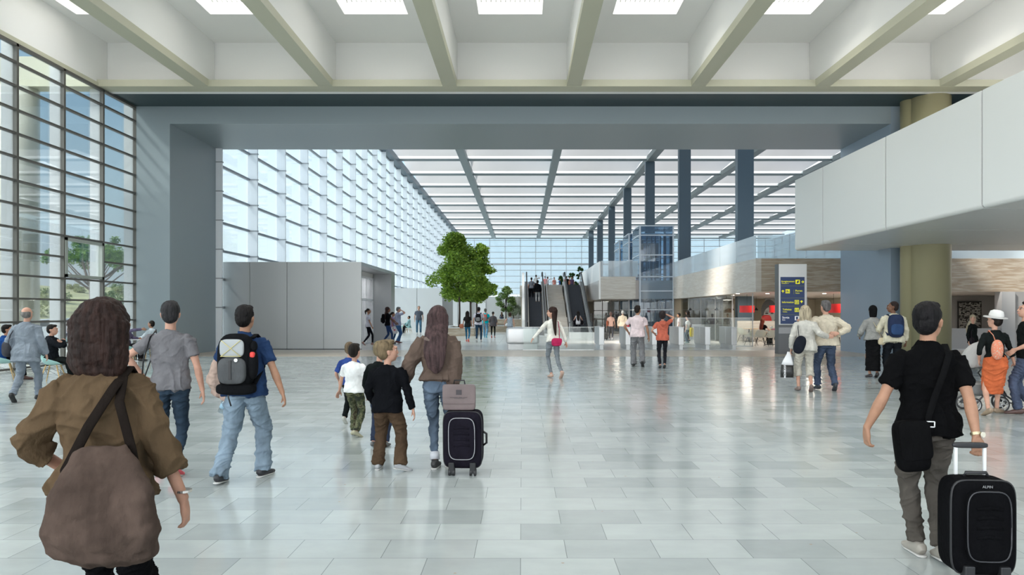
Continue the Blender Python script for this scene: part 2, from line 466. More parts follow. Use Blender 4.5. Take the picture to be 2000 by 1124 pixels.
# ------------------------------------------------------------------ white bulkhead over the right side
def bulkhead():
    t = thing('bulkhead', 'long white panelled bulkhead overhanging on the right', 'bulkhead', (10.5, 10, 4.02))
    t['kind'] = 'structure'
    X0 = 10.5; zb, zt = 4.02, 6.72
    ys = [28.4, 25.76, 21.3, 16.84, 12.38, 7.92]
    for i in range(5):
        a, b = ys[i + 1] + .03, ys[i] - .03
        m = MB()
        # L section with rounded lower corner: face + soffit
        r = .1; pts = [(X0, zt), (X0, zb + r)]
        for k in range(1, 6):
            an = PI + PI / 2 * k / 6; pts.append((X0 + r + r * math.cos(an), zb + r + r * math.sin(an)))
        pts += [(X0 + r, zb), (26.9, zb), (26.9, zb + .12), (X0 + .12, zb + .12), (X0 + .12, zt)]
        m.prism(pts, a, b, 'y')
        o = m.build('panel', M_BOXWHITE, t); o.location = (-10.5, -10, -4.02)
    o = MB().box(X0 + .04, X0 + .10, 7.92, 28.34, zb + .06, zt).box(X0 + .1, 26.8, 7.92, 28.34, zb + .05, zb + .1).build('joint_backing', M_BLACK, t); o.location = (-10.5, -10, -4.02)
    o = MB().box(X0 + .13, 26.9, 7.92, 28.36, zt - .1, zt).build('top', M_BOXWHITE, t); o.location = (-10.5, -10, -4.02)
    o = MB().box(X0 + .12, 26.9, 28.34, 28.4, zb, zt).build('end_panel', M_BOXWHITE, t); o.location = (-10.5, -10, -4.02)
bulkhead()

# ------------------------------------------------------------------ the long hall beyond
HX0, HC, YE = -13.2, 16.95, 154.0
# left wall: glass, fins and rails
fy = [35.5 + 4.18 * k for k in range(-1, 29)]
m = MB()
for y in fy: m.box(HX0, HX0 + .46, y - .05, y + .05, 0, HC - .25)
struct(m.build('trim_2', M_FIN))
m = MB()
z = 1.65 + .2
zz = []
while z < HC: zz.append(z); z += 1.235
for z in zz: m.box(HX0 - .02, HX0 + .10, 31.5, YE, z - .05, z + .05)
o = struct(m.build('window_3', mat('grey hall transom', (.26, .29, .32), rough=.5)))
g = MB().box(HX0 - .03, HX0 - .01, 31.5, YE, 0, HC).build('glazing', G_HALL); g.parent = o
m = MB()
for y in fy:
    for z in zz: m.box(HX0 + .02, HX0 + .49, y - .07, y + .07, z - .025, z + .02)
c = m.build('bracket', mat('grey bracket', (.33, .35, .38), rough=.5)); c.parent = o
struct(MB().box(HX0 - .05, HX0 + .7, 31.5, YE, HC - .25, HC + .35).build('trim_3', M_STEEL))
# back wall glazing
m = MB()
x = -13.2
while x < 53: m.box(x - .05, x + .05, YE, YE + .18, 0, HC); x += 3.2
z = HC - .3
k = 0
while z > 0:
    h = .2 if k == 4 else .055
    m.box(-13.2, 52, YE - .02, YE + .12, z - h, z + h); z -= 1.25; k += 1
o = struct(m.build('window_4', mat('pale mullion', (.55, .58, .60), rough=.5)))
g = MB().box(-13.2, 52, YE + .05, YE + .07, 0, HC).build('glazing', G_HALL); g.parent = o
# right glazed wall
m = MB()
y = 60
while y < YE: m.box(52, 52.2, y - .08, y + .08, 0, HC); y += 4.18
for z in zz: m.box(52, 52.15, 33, YE, z - .05, z + .05)
o = struct(m.build('window_5', mat('pale mullion', (.5, .5, .5))))
g = MB().box(52.05, 52.07, 33, YE, 0, HC).build('glazing', G_HALL); g.parent = o
struct(MB().box(27, 52, 33, 33.2, 0, HC).build('wall_hall_front', M_PALE))
# long roof beams
bx = [-5.92, 3.37, 13.0, 22.6, 31.8, 41.4]
for x in bx: struct(MB().box(x - .38, x + .38, 31.5, YE, HC, HC + .5).build('ceiling_long_beam', M_BEAM))
cy = [1440 * 15.3 / (610 - 467) - 7.93 * k for k in range(0, 16)]
for y in cy: struct(MB().box(HX0, 52, y - .06, y + .06, HC + .02, HC + .26).build('ceiling_cross_beam', M_BEAM))
M_SAIL = membrane('white roof membrane', (.66, .655, .65), .22)
edgesx = [HX0] + bx + [52]
for j in range(len(cy) - 1):
    y1, y0 = cy[j], cy[j + 1]
    m = MB()
    for i in range(len(edgesx) - 1):
        a, b = edgesx[i] + .35, edgesx[i + 1] - .35
        nu, nv = 20, 6; vs = []; fs = []
        for v in range(nv + 1):
            for u in range(nu + 1):
                uu, vv = u / nu, v / nv
                if i == 0: arch = min(1, .35 + uu * 3) if uu < .25 else 1.0
                else: arch = max(0.0, min(1.0, uu * 4.2)) ** .5 * max(0.0, min(1.0, (1 - uu) * 1.9)) ** .8
                hh = .5 + (.35 + 3.0 * arch) * (vv ** .85)
                vs.append((a + (b - a) * uu, y1 - (y1 - y0) * (.02 + .93 * vv), HC + hh))
        for v in range(nv):
            for u in range(nu):
                q = v * (nu + 1) + u; fs.append((q, q + 1, q + nu + 2, q + nu + 1))
        m.add(vs, fs)
        top_ = vs[-(nu + 1):]; k0 = len(m.v); m.v += top_ + [(p[0], p[1] - .05, HC + .2) for p in top_]  # upright sheet added to keep sun stripes from entering the vault gaps
        m.f += [(k0 + q, k0 + q + 1, k0 + nu + 2 + q, k0 + nu + 1 + q) for q in range(nu)]
    o = m.build('ceiling_vault', M_SAIL, smooth=True, flipfix=False); struct(o)
# hall columns on the third beam line
for y in [43.1 + 16 * k for k in range(7)]:
    struct(MB().box(12.52, 13.46, y - .25, y + .25, 0, HC).build('pillar', mat('column blue', (.075, .115, .15), rough=.4)))

# ------------------------------------------------------------------ grey entrance block on the left
XA = -7.09; HB = 3.86
t = thing('entrance_block', 'long grey metal-clad entrance lobby block with recessed side doorway', 'block', (-10.1, 32.5, 0)); t['kind'] = 'structure'
LO = (10.1, -32.5, 0)
def pb(m, name, mt, par, loc, **k):
    o = m.build(name, mt, par, **k); o.location = loc; return o
jx = [-13.2, wx(488, 32.5), wx(560.5, 32.5), wx(632, 32.5), XA]
for i in range(4): pb(MB().box(jx[i] + .008, jx[i + 1] - .008, 32.5, 32.6, .03, HB), 'panel', M_BLOCK, t, LO)
pb(MB().box(-13.2, XA - .02, 32.56, 32.66, 0, HB - .02), 'backing', M_BLACK, t, LO)
pb(MB().box(-13.2, XA, 32.6, 41, HB - .16, HB), 'roof', M_BLOCK, t, LO)
pb(MB().box(-13.2, XA, 39.9, 41, 0, HB - .16), 'far_jamb', M_BLOCK, t, LO)
pb(MB().box(-13.2, XA - 1.0, 32.7, 39.9, 3.5, HB - .16), 'bulkhead', mat('warm white', (.75, .74, .72), rough=.5), t, LO)
def doors(x, y0, y1, h, name, n=3):
    m = MB()
    for k in range(n + 1):
        y = y0 + (y1 - y0) * k / n; m.box(x - .05, x + .05, y - .04, y + .04, 0, h)
    m.box(x - .05, x + .05, y0, y1, h - .1, h); m.box(x - .05, x + .05, y0, y1, 2.25, 2.35); m.box(x - .05, x + .05, y0, y1, 0, .08)
    d = struct(m.build(name, mat('white door frame', (.82, .83, .84), rough=.4)))
    g = MB().box(x - .01, x + .01, y0, y1, 0, h).build('glazing', glass('door glass', tint=(.95, .96, .97), refl=.1, haze=.2, hazec=(.9, .92, .94))); g.parent = d
doors(-8.1, 33.0, 39.85, 3.48, 'door_1', 4)
struct(MB().box(-13.15, -8.6, 33.4, 39.8, 0, .02).build('floor_lobby', M_PALE))
struct(MB().box(-9.9, -9.8, 33, 39.9, 0, 3.6).build('wall_lobby', M_PALE))
# pale block further on
def block(y0, y1, x1, nm, lab, joints):
    t = thing(nm, lab, 'block', ((-13.2 + x1) / 2, y0, 0)); t['kind'] = 'structure'; L = (-(-13.2 + x1) / 2, -y0, 0)
    js = [-12.9] + joints + [x1]
    for i in range(len(js) - 1): pb(MB().box(js[i] + .02, js[i + 1] - .02, y0, y0 + .1, 0, HB), 'panel', M_PALE, t, L)
    pb(MB().box(-12.9, x1 - .03, y0 + .08, y0 + .2, 0, HB - .02), 'backing', mat('grey joint', (.2, .2, .21)), t, L)
    pb(MB().box(-12.9, x1, y0 + .2, y1, 0, HB), 'shell', mat('mid grey wall', (.46, .47, .47), rough=.5), t, L)
block(68, 78.2, -7.35, 'wall_pavilion', 'pale grey windowless pavilion behind the seated man', [-9.72])
block(98, 135, -7.0, 'wall_store', 'white low block beyond the trees with a pale door', [-10, -8.6])
o = struct(MB().box(-6.0, -4.9, 98.5, 98.6, 0, 3.3).build('door_2', mat('white door leaf', (.85, .86, .87), rough=.4)))
struct(MB().box(-6.9, -2.0, 98.6, 99, 0, 3.7).build('wall_back_low', mat('light wall', (.62, .63, .63), rough=.6)))
m = MB()
for i in range(7): m.box(-3.3 + i * 1.25, -3.2 + i * 1.25, 120, 120.1, 0, 4.4)
for k in range(5): m.box(-3.3, 5, 120, 120.1, .9 * k, .9 * k + .08)
struct(m.build('window_6', mat('grey green muntin', (.5, .52, .5), rough=.5)))
struct(MB().box(-3.3, 5, 120.2, 120.4, 0, 4.2).build('wall_back_far', mat('grey beige wall', (.42, .42, .38), rough=.6)))

# ------------------------------------------------------------------ mezzanine
ZS, ZT, Z2 = 2.56, 4.1, 3.85
struct(MB().box(-.2, 5.3, 61.05, 140, 2.9, Z2).build('slab_upper_floor', M_TRAVL))
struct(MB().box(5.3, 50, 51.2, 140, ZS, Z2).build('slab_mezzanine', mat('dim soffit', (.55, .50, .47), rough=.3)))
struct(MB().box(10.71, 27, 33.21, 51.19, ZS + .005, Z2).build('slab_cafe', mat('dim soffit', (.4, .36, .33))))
struct(MB().box(10.705, 27, 33.0, 33.2, ZS, 4.05).build('wall_parapet_front', M_TRAV))
struct(MB().box(10.45, 10.7, 33.0, 51.2, ZS, 4.05).build('wall_parapet_side', M_TRAVL))
struct(MB().box(5.425, 7.85, 51.0, 51.2, ZS, ZT).build('wall_parapet_stone', M_TRAVL))
struct(MB().prism([(51.0, 2.54), (51.0, 5.16), (69, 5.16), (69, 2.54)], 5.33, 5.42, 'x').build('wall_parapet_white', mat('white parapet', (.85, .84, .82), rough=.4)))
m = MB()
for a, b in zip([33.1 + 3 * i for i in range(6)], [36.05 + 3 * i for i in range(6)]): m.box(10.48, 10.5, a, b, 4.05, 5.1)
tag(m.build('glass_balustrade', G_RAIL), 'hazy glass balustrade along the mezzanine stone edge above the turnstiles', 'balustrade')
m = MB()
for i in range(2): m.box(10.55 + i * 2.2, 12.7 + i * 2.2, 33.05, 33.07, 4.05, 5.1)
m.box(15.6, 26, 33.05, 33.07, 4.05, 5.1)
tag(m.build('glass_balustrade', G_RAIL), 'glass balustrade on the brown travertine front beside the signpost', 'balustrade')
tag(MB().box(5.45, 8.0, 51.05, 51.07, ZT, 5.2).build('glass_balustrade', G_RAIL), 'short glass balustrade between the white parapet and the lift', 'balustrade')
# walls and shopfronts underneath
struct(MB().box(5.4, 27, 66, 66.3, 0, ZS).build('wall_under_mezzanine', mat('cream back wall', (.55, .50, .42), rough=.5)))
struct(MB().box(-.1, 5.3, 64, 64.2, 0, 2.9).build('wall_under_stair', mat('cream back wall', (.55, .5, .42))))
m = MB()
for i in range(8): m.box(5.6 + i * .68, 5.66 + i * .68, 58, 58.1, 0, ZS)
m.box(5.6, 10.4, 58, 58.1, 1.05, 1.12); m.box(5.6, 10.4, 58, 58.1, 1.75, 1.8)
o = struct(m.build('window_7', mat('shop mullion', (.16, .14, .12), rough=.4)))
g = MB().box(5.6, 10.4, 58.04, 58.06, 0, ZS).build('glazing', G_SHOP); g.parent = o
struct(MB().box(5.9, 8.2, 62, 64, .1, 1.55).build('wall_shop_dark', M_DARK))
m = MB()
for y in (35.2, 38.6, 42.0, 45.4, 48.8): m.box(10.98, 11.02, y - .03, y + .03, 0, ZS)
o = struct(m.build('window_8', mat('steel post', (.5, .5, .5), metal=.6, rough=.4)))
g = MB().box(11.0, 11.01, 38.6, 51, 0, ZS).build('glazing', G_SHOP); g.parent = o
# cafe interior walls
struct(MB().box(10.7, 27, 51.9, 52.1, 0, ZS).build('wall_cafe_back', mat('cafe cream wall', (.74, .66, .52), rough=.6)))
struct(MB().box(12.4, 14.2, 49.5, 49.7, 0, 2.2).build('wall_cafe_panel', mat('white cafe panel', (.75, .74, .72), rough=.5)))
struct(MB().box(15.95, 18.7, 48.2, 48.4, 0, ZS).build('wall_mural', mat('grey cafe wall', (.34, .34, .34), rough=.6)))
struct(MB().box(20.6, 20.8, 41.3, 51.8, 0, ZS).build('wall_cafe_end', mat('cafe cream wall', (.6, .5, .4))))
# grey room right of the column
struct(MB().box(18.8, 27, 33.0, 33.15, 0, .92).build('wall_low_right', mat('stone grey low wall', (.33, .32, .31))))
struct(MB().box(20.9, 27, 41.0, 41.2, 0, ZS).build('wall_far_right', mat('dim grey wall', (.27, .265, .26))))
struct(MB().box(21.4, 22.0, 32.9, 33.4, 0, ZS).build('pillar_grey', mat('pillar grey', (.38, .38, .38))))
struct(MB().box(22.0, 27, 33.0, 33.2, .92, ZS).build('wall_right_infill', mat('dim grey wall', (.27, .26, .26))))

# ------------------------------------------------------------------ escalators
M_STEP = mat('escalator step', (.035, .042, .055), rough=.45, metal=.3)
M_BAL = glass('escalator glass', tint=(.7, .76, .78), refl=.12, haze=.15, hazec=(.7, .72, .72))
def escalator(x0, x1, label):
    Y0, Y1 = 51.5, 59.8
    t = thing('escalator', label, 'escalator', ((x0 + x1) / 2, Y0 - 1.2, 0)); L = (-(x0 + x1) / 2, -(Y0 - 1.2), 0)
    m = MB(); n = 22
    for i in range(n):
        y = Y0 + (Y1 - Y0) * i / n; z = Z2 * (i + 1) / n
        m.box(x0, x1, y, y + (Y1 - Y0) / n + .02, z - .5, z)
        for k in range(6): xx = x0 + (x1 - x0) * (k + .5) / 6; m.box(xx - .05, xx + .05, y - .012, y, z - .19, z - .01)
    pb(m, 'steps', M_STEP, t, L)
    pb(MB().box(x0, x1, Y0 - 1.2, Y0, .0, .03), 'comb_plate', M_METAL, t, L)
    for s, xe in ((-1, x0), (1, x1)):
        xi = xe + s * .04; xo = xe + s * .3
        a, b = min(xi, xo), max(xi, xo)
        prof = [(Y0 - 1.2, 0), (Y0 - 1.2, .18), (Y0, .28), (Y1, Z2 + .28), (Y1 + 1, Z2 + .28), (Y1 + 1, Z2 - .6), (Y1, Z2 - .6), (Y0 + .6, 0)]
        pb(MB().prism(prof, a, b, 'x'), 'side_skirt', mat('escalator steel', (.50, .50, .49), rough=.3, metal=.7), t, L)
        xm = xe + s * .15
        gp = [(Y0 - 1.1, .18), (Y0 - 1.1, .9), (Y0, 1.0), (Y1, Z2 + 1.0), (Y1 + 1, Z2 + 1.0), (Y1 + 1, Z2 + .28), (Y1, Z2 + .28), (Y0, .28)]
        pb(MB().prism(gp, xm - .01, xm + .01, 'x'), 'side_glass', M_BAL, t, L)
        pts = [(xm, Y0 - 1.15, .45), (xm, Y0 - 1.35, .7), (xm, Y0 - 1.2, .93), (xm, Y0, 1.04), (xm, Y1, Z2 + 1.04), (xm, Y1 + 1, Z2 + 1.04), (xm, Y1 + 1.25, Z2 + .75)]
        pb(MB().loft(pts, [(.05, .035)] * 7, seg=8), 'handrail', M_BLACK, t, L)
escalator(.50, 1.48, 'dark escalator carrying a couple up beside the white side wall')
escalator(3.60, 4.62, 'dark escalator with one woman stepping on at its foot')
struct(MB().prism([(50.1, 0), (50.1, 1.1), (51.5, 1.2), (59.8, Z2 + 1.0), (61, Z2 + 1.0), (61, 0)], -.02, .17, 'x').build('wall_escalator', mat('white parapet', (.85, .84, .82))))
# stone stair between the escalators
m = MB(); z = 0; y = 50.6
for f in range(3):
    for i in range(7): z += Z2 / 21; m.box(1.90, 3.2, y, 61, z - Z2 / 21, z); y += .33
    y += 1.1
struct(m.build('stairs', M_TRAVL))
for xr, lb in ((1.84, 'steel handrail on the side of the stone stair nearest the black escalator riders'), (3.24, 'steel handrail on the stone stair beside the empty escalator')):
    tag(MB().box(xr, xr + .04, 50.7, 50.76, 0, .98).prism([(50.7, .9), (50.7, .98), (59.8, 4.85), (59.8, 4.77)], xr, xr + .04, 'x').build('stair_rail', M_METAL), lb, 'handrail')
# level two back rail
tag(MB().box(-.1, 5.3, 98, 98.03, Z2, Z2 + 1.1).build('glass_balustrade', G_RAIL), 'glass balustrade at the top landing behind the travellers', 'balustrade')

# ------------------------------------------------------------------ glass lift shafts
M_LP = mat('navy lift steel', (.03, .055, .10), rough=.3)
M_LW = mat('pale lift frame', (.55, .60, .66), rough=.35)
def lift(y0, d, x0, x1, h, label, cabin):
    t = thing('lift_shaft', label, 'lift', ((x0 + x1) / 2, y0, 0)); L = (-(x0 + x1) / 2, -y0, 0)
    m = MB()
    for x in (x0, x1 - .1):
        for y in (y0, y0 + d - .1): m.box(x, x + .1, y, y + .1, 0, h)
    pb(m, 'corner_post', M_LW, t, L)
    m = MB()
    for z in (ZS - .75, ZS + .55, Z2 + .25, Z2 + 1.75, h - .65, h):
        m.box(x0, x1, y0 - .03, y0 + .02, z - .035, z + .035); m.box(x0, x1, y0 + d - .05, y0 + d, z - .035, z + .035)
        m.box(x0 - .02, x0 + .03, y0, y0 + d, z - .035, z + .035); m.box(x1 - .03, x1 + .02, y0, y0 + d, z - .035, z + .035)
    pb(m, 'ring_beam', M_LW, t, L)
    m = MB(); w = x1 - x0
    for u, wd in ((.02, .16), (.22, .07), (.36, .06), (.46, .1), (.62, .07), (.72, .18), (.9, .2)):
        m.box(x0 + w * u, x0 + w * u + wd, y0 + .25, y0 + .4, 0, h - .7)
    for u, wd in ((.28, .08), (.55, .1)): m.box(x0 + w * u, x0 + w * u + wd, y0 + d - .3, y0 + d - .2, 0, h - .7)
    pb(m, 'guide_rail', M_LP, t, L)
    if cabin:
        pb(MB().box(x0 + .25, x1 - .25, y0 + .5, y0 + d - .5, .25, 2.35), 'cabin', mat('lift cabin', (.10, .10, .11), rough=.3), t, L)
        m = MB()
        for k in range(5): m.tube([(x0 + w * .27 + k * .13, y0 + .45, 2.4 + .1 * k), (x0 + w * .27 + k * .13, y0 + .45, 6.3)], .015, 5)
        m.box(x0 + .4, x1 - .4, y0 + .42, y0 + .5, 4.25, 4.33); m.box(x0 + .4, x1 - .4, y0 + .42, y0 + .5, 4.6, 4.66)
        pb(m, 'cable', M_LW, t, L)
    g = MB().box(x0 + .02, x1 - .02, y0 + .005, y0 + .015, 0, h).box(x0 + .02, x1 - .02, y0 + d - .02, y0 + d - .01, 0, h).box(x0 + .005, x0 + .015, y0, y0 + d, 0, h).box(x1 - .015, x1 - .005, y0, y0 + d, 0, h).box(x0, x1, y0, y0 + d, h - .01, h)
    pb(g, 'glass_wall', G_LIFT, t, L)
lift(51, 3.2, 8.1, 10.5, 7.62, 'glass lift shaft with dark rails, the one nearest the turnstiles', True)
lift(56.2, 3.2, 8.1, 10.5, 7.62, 'middle glass lift shaft, second behind the tall one', False)
lift(61.6, 3.2, 8.1, 10.5, 7.62, 'farthest glass lift shaft of the row of three', False)

# ------------------------------------------------------------------ turnstiles, counters, screens
def turnstile(x, lab, first=None):
    if first: return copy_tree(first, loc=(x, 32.5, 0), label=lab)
    t = thing('turnstile', lab, 'turnstile', (x, 32.5, 0), group='turnstiles in a row')
    for y0, y1 in ((0, 1.02), (1.04, 2.1)): MB().box(0, .23, y0, y1, .2, .97).build('cabinet', M_METAL, t, bevel=.015)
    MB().box(.04, .19, .03, 2.05, 0, .2).build('plinth', mat('pale plinth', (.66, .67, .68), rough=.4, metal=.3), t)
    MB().box(-.012, .242, -.012, 2.11, .965, .985).build('top', mat('steel lid', (.7, .71, .72), rough=.3, metal=.6), t)
    return t
places = ['the only one left of the rolling suitcase', 'just left of the man in pale pink', 'between the pink-shirted man and the coral-shirted woman',
          'beside the boy with the yellow bag', 'before the glass screen, fifth in the row', 'nearest the cafe, last in the row']
t0 = None
for i in range(6):
    o = turnstile(3.385 + 1.17 * i, 'brushed metal turnstile cabinet ' + places[i], t0)
    t0 = t0 or o
t = thing('gate_counter', 'rounded brushed steel counter standing before the dark escalator', 'counter', (0, 32.5, 0))
MB().rbox((.02, .35, .60), (.74, .36, .37), n=9, seg=48).build('body', M_METAL, t, smooth=True)
MB().box(-.62, .66, .08, .62, 0, .26).build('plinth', mat('pale plinth', (.66, .67, .68)), t)
for x0, x1, z1, y, lab in ((.03, 3.1, .99, 31.9, 'low clear glass screen in front of the escalators'), (7.3, 11.0, 1.36, 35.3, 'glass screen behind the turnstiles before the cafe')):
    t = thing('glass_screen', lab, 'screen', ((x0 + x1) / 2, y, 0)); L = (-(x0 + x1) / 2, -y, 0)
    n = 3; w = (x1 - x0) / n
    for i in range(n): pb(MB().box(x0 + w * i + .01, x0 + w * (i + 1) - .01, y, y + .02, .02, z1), 'pane', G_SCREEN, t, L)
    pb(MB().box(x0, x1, y - .01, y + .03, 0, .03), 'shoe', M_METAL, t, L)
    pb(MB().box(x0, x1, y - .005, y + .025, z1, z1 + .02), 'rail', mat('bright edge', (.85, .86, .86), rough=.3), t, L)
struct(MB().box(2.95, 5.2, 46.2, 46.5, 0, .38).build('wall_low_white', mat('white parapet', (.85, .84, .82))))

# ------------------------------------------------------------------ signpost
M_SB = mat('sign navy', (.022, .05, .16), rough=.35); M_SY = mat('sign yellow', (.80, .78, .02), rough=.5, emit=.25); M_SW = mat('sign white', (.9, .9, .92), rough=.5, emit=.2)
def signpost():
    Y = 29.0; S = Y / F
    t = thing('signpost', 'tall white and grey totem sign with a navy direction board', 'sign', (wx(1548, Y), Y, 0))
    x0, x1 = wx(1521, Y) - t.location.x, wx(1576, Y) - t.location.x
    zt = wz(516, Y)
    MB().box(x0, x1, 0, .42, wz(635, Y), zt).build('head', mat('sign head white', (.80, .80, .81), rough=.3), t, bevel=.015)
    MB().box(x0, x1, 0, .42, .0, wz(635, Y)).build('post', mat('sign steel', (.11, .112, .118), rough=.3, metal=.5), t)
    MB().box(x0 - .012, x0, .0, .42, 0, zt).build('side_panel', mat('sign edge', (.10, .105, .11), rough=.4), t)
    MB().box(x0 + .002, x1 - .002, -.012, 0, wz(652, Y), wz(640, Y)).build('band', mat('sign band grey', (.28, .28, .29), rough=.3, metal=.4), t)
    b0, b1 = wx(1524.3, Y) - t.location.x, wx(1571, Y) - t.location.x
    bd = MB().box(b0, b1, -.025, 0, wz(633, Y), wz(541.5, Y)).build('board', M_SB, t)
    def X(p): return wx(p, Y) - t.location.x
    def Z(p): return wz(p, Y)
    def text(s, px, py, size, m, bold=True):
        o = text_mesh(s, size * S * 1.35, m, bd, .0012 if bold else 0, .002)
        o.location = (X(px), -.028, Z(py)); o.rotation_euler = (PI / 2, 0, 0)
    lines = MB()
    for py in (558.8, 582.5, 598.2, 615): lines.box(b0 + .01, b1 - .01, -.028, -.025, Z(py + .35), Z(py))
    lines.box(X(1549.8), X(1550.2), -.028, -.025, Z(575), Z(566))
    o = lines.build('divider', mat('sign olive', (.35, .38, .03), rough=.5), bd)
    text('Enregistrement 1', 1525.6, 551.5, 3.05, M_SY); text('Check-in 1', 1526.2, 555, 2.4, M_SY, False)
    text('Portes', 1553, 570, 3.8, M_SY); text('Gates', 1553, 574, 2.6, M_SY, False)
    text('Information', 1526.8, 592.3, 3.6, M_SY)
    text('Toilettes', 1528, 606.5, 3.6, M_SY); text('Toilets', 1528, 610.5, 2.4, M_SY, False)
    text('Sortie', 1527.4, 622.5, 4.2, M_SW); text('Exit', 1527.4, 626.5, 2.8, M_SW, False)
    def icon(px, py, m=M_SY):
        a = 4.1 * S
        return MB().box(X(px) - a, X(px) + a, -.030, -.025, Z(py) - a, Z(py) + a).build('pictogram', m, bd)
    def arrow(px, py, kind, m=M_SY):
        s = 2.4 * S; cx, cz = X(px), Z(py); q = MB()
        def bar(ax, az, bx_, bz):
            d = V((bx_ - ax, 0, bz - az)); n = V((-d.z, 0, d.x)).normalized() * .28 * s
            q.add([(ax - n.x, -.03, az - n.z), (ax + n.x, -.03, az + n.z), (bx_ + n.x, -.03, bz + n.z), (bx_ - n.x, -.03, bz - n.z),
                   (ax - n.x, -.025, az - n.z), (ax + n.x, -.025, az + n.z), (bx_ + n.x, -.025, bz + n.z), (bx_ - n.x, -.025, bz - n.z)],
                  [(0, 1, 2, 3), (7, 6, 5, 4), (0, 4, 5, 1), (1, 5, 6, 2), (2, 6, 7, 3), (3, 7, 4, 0)])
        if kind == 'r': bar(cx - s, cz, cx + s, cz); bar(cx, cz + s, cx + s, cz); bar(cx, cz - s, cx + s, cz)
        else: bar(cx, cz - s, cx, cz + s); bar(cx - s, cz, cx, cz + s); bar(cx + s, cz, cx, cz + s)
        q.build('arrow', m, bd)
    icon(1557.5, 551); icon(1538, 569.5); icon(1555.8, 590.6); icon(1555.8, 605.8); icon(1556, 622, M_SW)
    q = MB(); a = S
    def bx2(px0, px1, py0, py1): q.box(X(px0), X(px1), -.034, -.03, Z(py1), Z(py0))
    # ticket, aeroplane, info ring, toilet figures
    q.prism([(X(1555.2), Z(554)), (X(1559), Z(553)), (X(1560), Z(548)), (X(1556.3), Z(549.3))], -.034, -.03, 'y')
    q.prism([(X(1535), Z(571)), (X(1541), Z(569.6)), (X(1541), Z(568.8)), (X(1535), Z(570))], -.034, -.03, 'y')
    q.prism([(X(1537), Z(569.8)), (X(1539), Z(569.3)), (X(1536.3), Z(566.6)), (X(1535.5), Z(566.8))], -.034, -.03, 'y')
    q.prism([(X(1535), Z(570.3)), (X(1536), Z(570)), (X(1535), Z(568)), (X(1534.4), Z(568.2))], -.034, -.03, 'y')
    bx2(1534.6, 1541.4, 572.2, 572.9)
    bx2(1553, 1554, 588.3, 593); bx2(1557.6, 1558.6, 588.3, 593); bx2(1553, 1558.6, 587.7, 588.5); bx2(1553, 1558.6, 592.7, 593.5); bx2(1555.3, 1556.3, 589.8, 592)
    bx2(1553, 1554.3, 604, 609); bx2(1557.3, 1558.6, 604, 609); bx2(1555.6, 1556, 602.5, 609.3); bx2(1553.2, 1554.1, 602.3, 603.4); bx2(1557.5, 1558.4, 602.3, 603.4)
    bx2(1554, 1558, 619, 625)
    q.build('pictogram_drawing', M_SB, bd)
    arrow(1567, 551, 'r'); arrow(1528.6, 569.8, 'u'); arrow(1565, 590, 'u'); arrow(1565.5, 605.8, 'r'); arrow(1565.5, 622, 'u', M_SW)
signpost()
# ================================================================== people
def ik(A, T, l1, l2, pole):
    d = T - A; L = d.length
    if L > (l1 + l2) * .998: T = A + d * ((l1 + l2) * .998 / L); d = T - A; L = d.length
    if L < abs(l1 - l2) + .01: L = abs(l1 - l2) + .01
    u = d.normalized(); c = (l1 * l1 + L * L - l2 * l2) / (2 * l1 * L); c = max(-1, min(1, c))
    p = pole - u * pole.dot(u)
    if p.length < 1e-5: p = V((0, -1, 0))
    p.normalize()
    return A + u * (l1 * c) + p * (l1 * math.sqrt(1 - c * c)), T
def limb(m, A, J, B, prof, side, seg=12, ext=0.0, n=2.0):
    """profile [(t, r)] with t 0..1 upper bone, 1..2 lower bone"""
    def at(t):
        return A + (J - A) * t if t <= 1 else J + (B - J) * (t - 1)
    pts = []; rad = []
    for t, r in prof:
        p = at(t)
        if .9 < t < 1.1: p = (at(t - .12) + at(t + .12)) / 2 * .45 + p * .55
        pts.append(p); rad.append(r)
    m.loft(pts, rad, side=side, seg=seg, n=n)
SKIN_A = skin((.44, .22, .14)); SKIN_P = skin((.52, .29, .21)); SKIN_B = skin((.16, .075, .045)); SKIN_T = skin((.36, .19, .12))
HAIR_D = hairm((.018, .014, .012)); HAIR_B = hairm((.06, .032, .02)); HAIR_L = hairm((.22, .15, .08)); HAIR_G = hairm((.22, .21, .20))
HAIR_Y = hairm((.50, .42, .30))

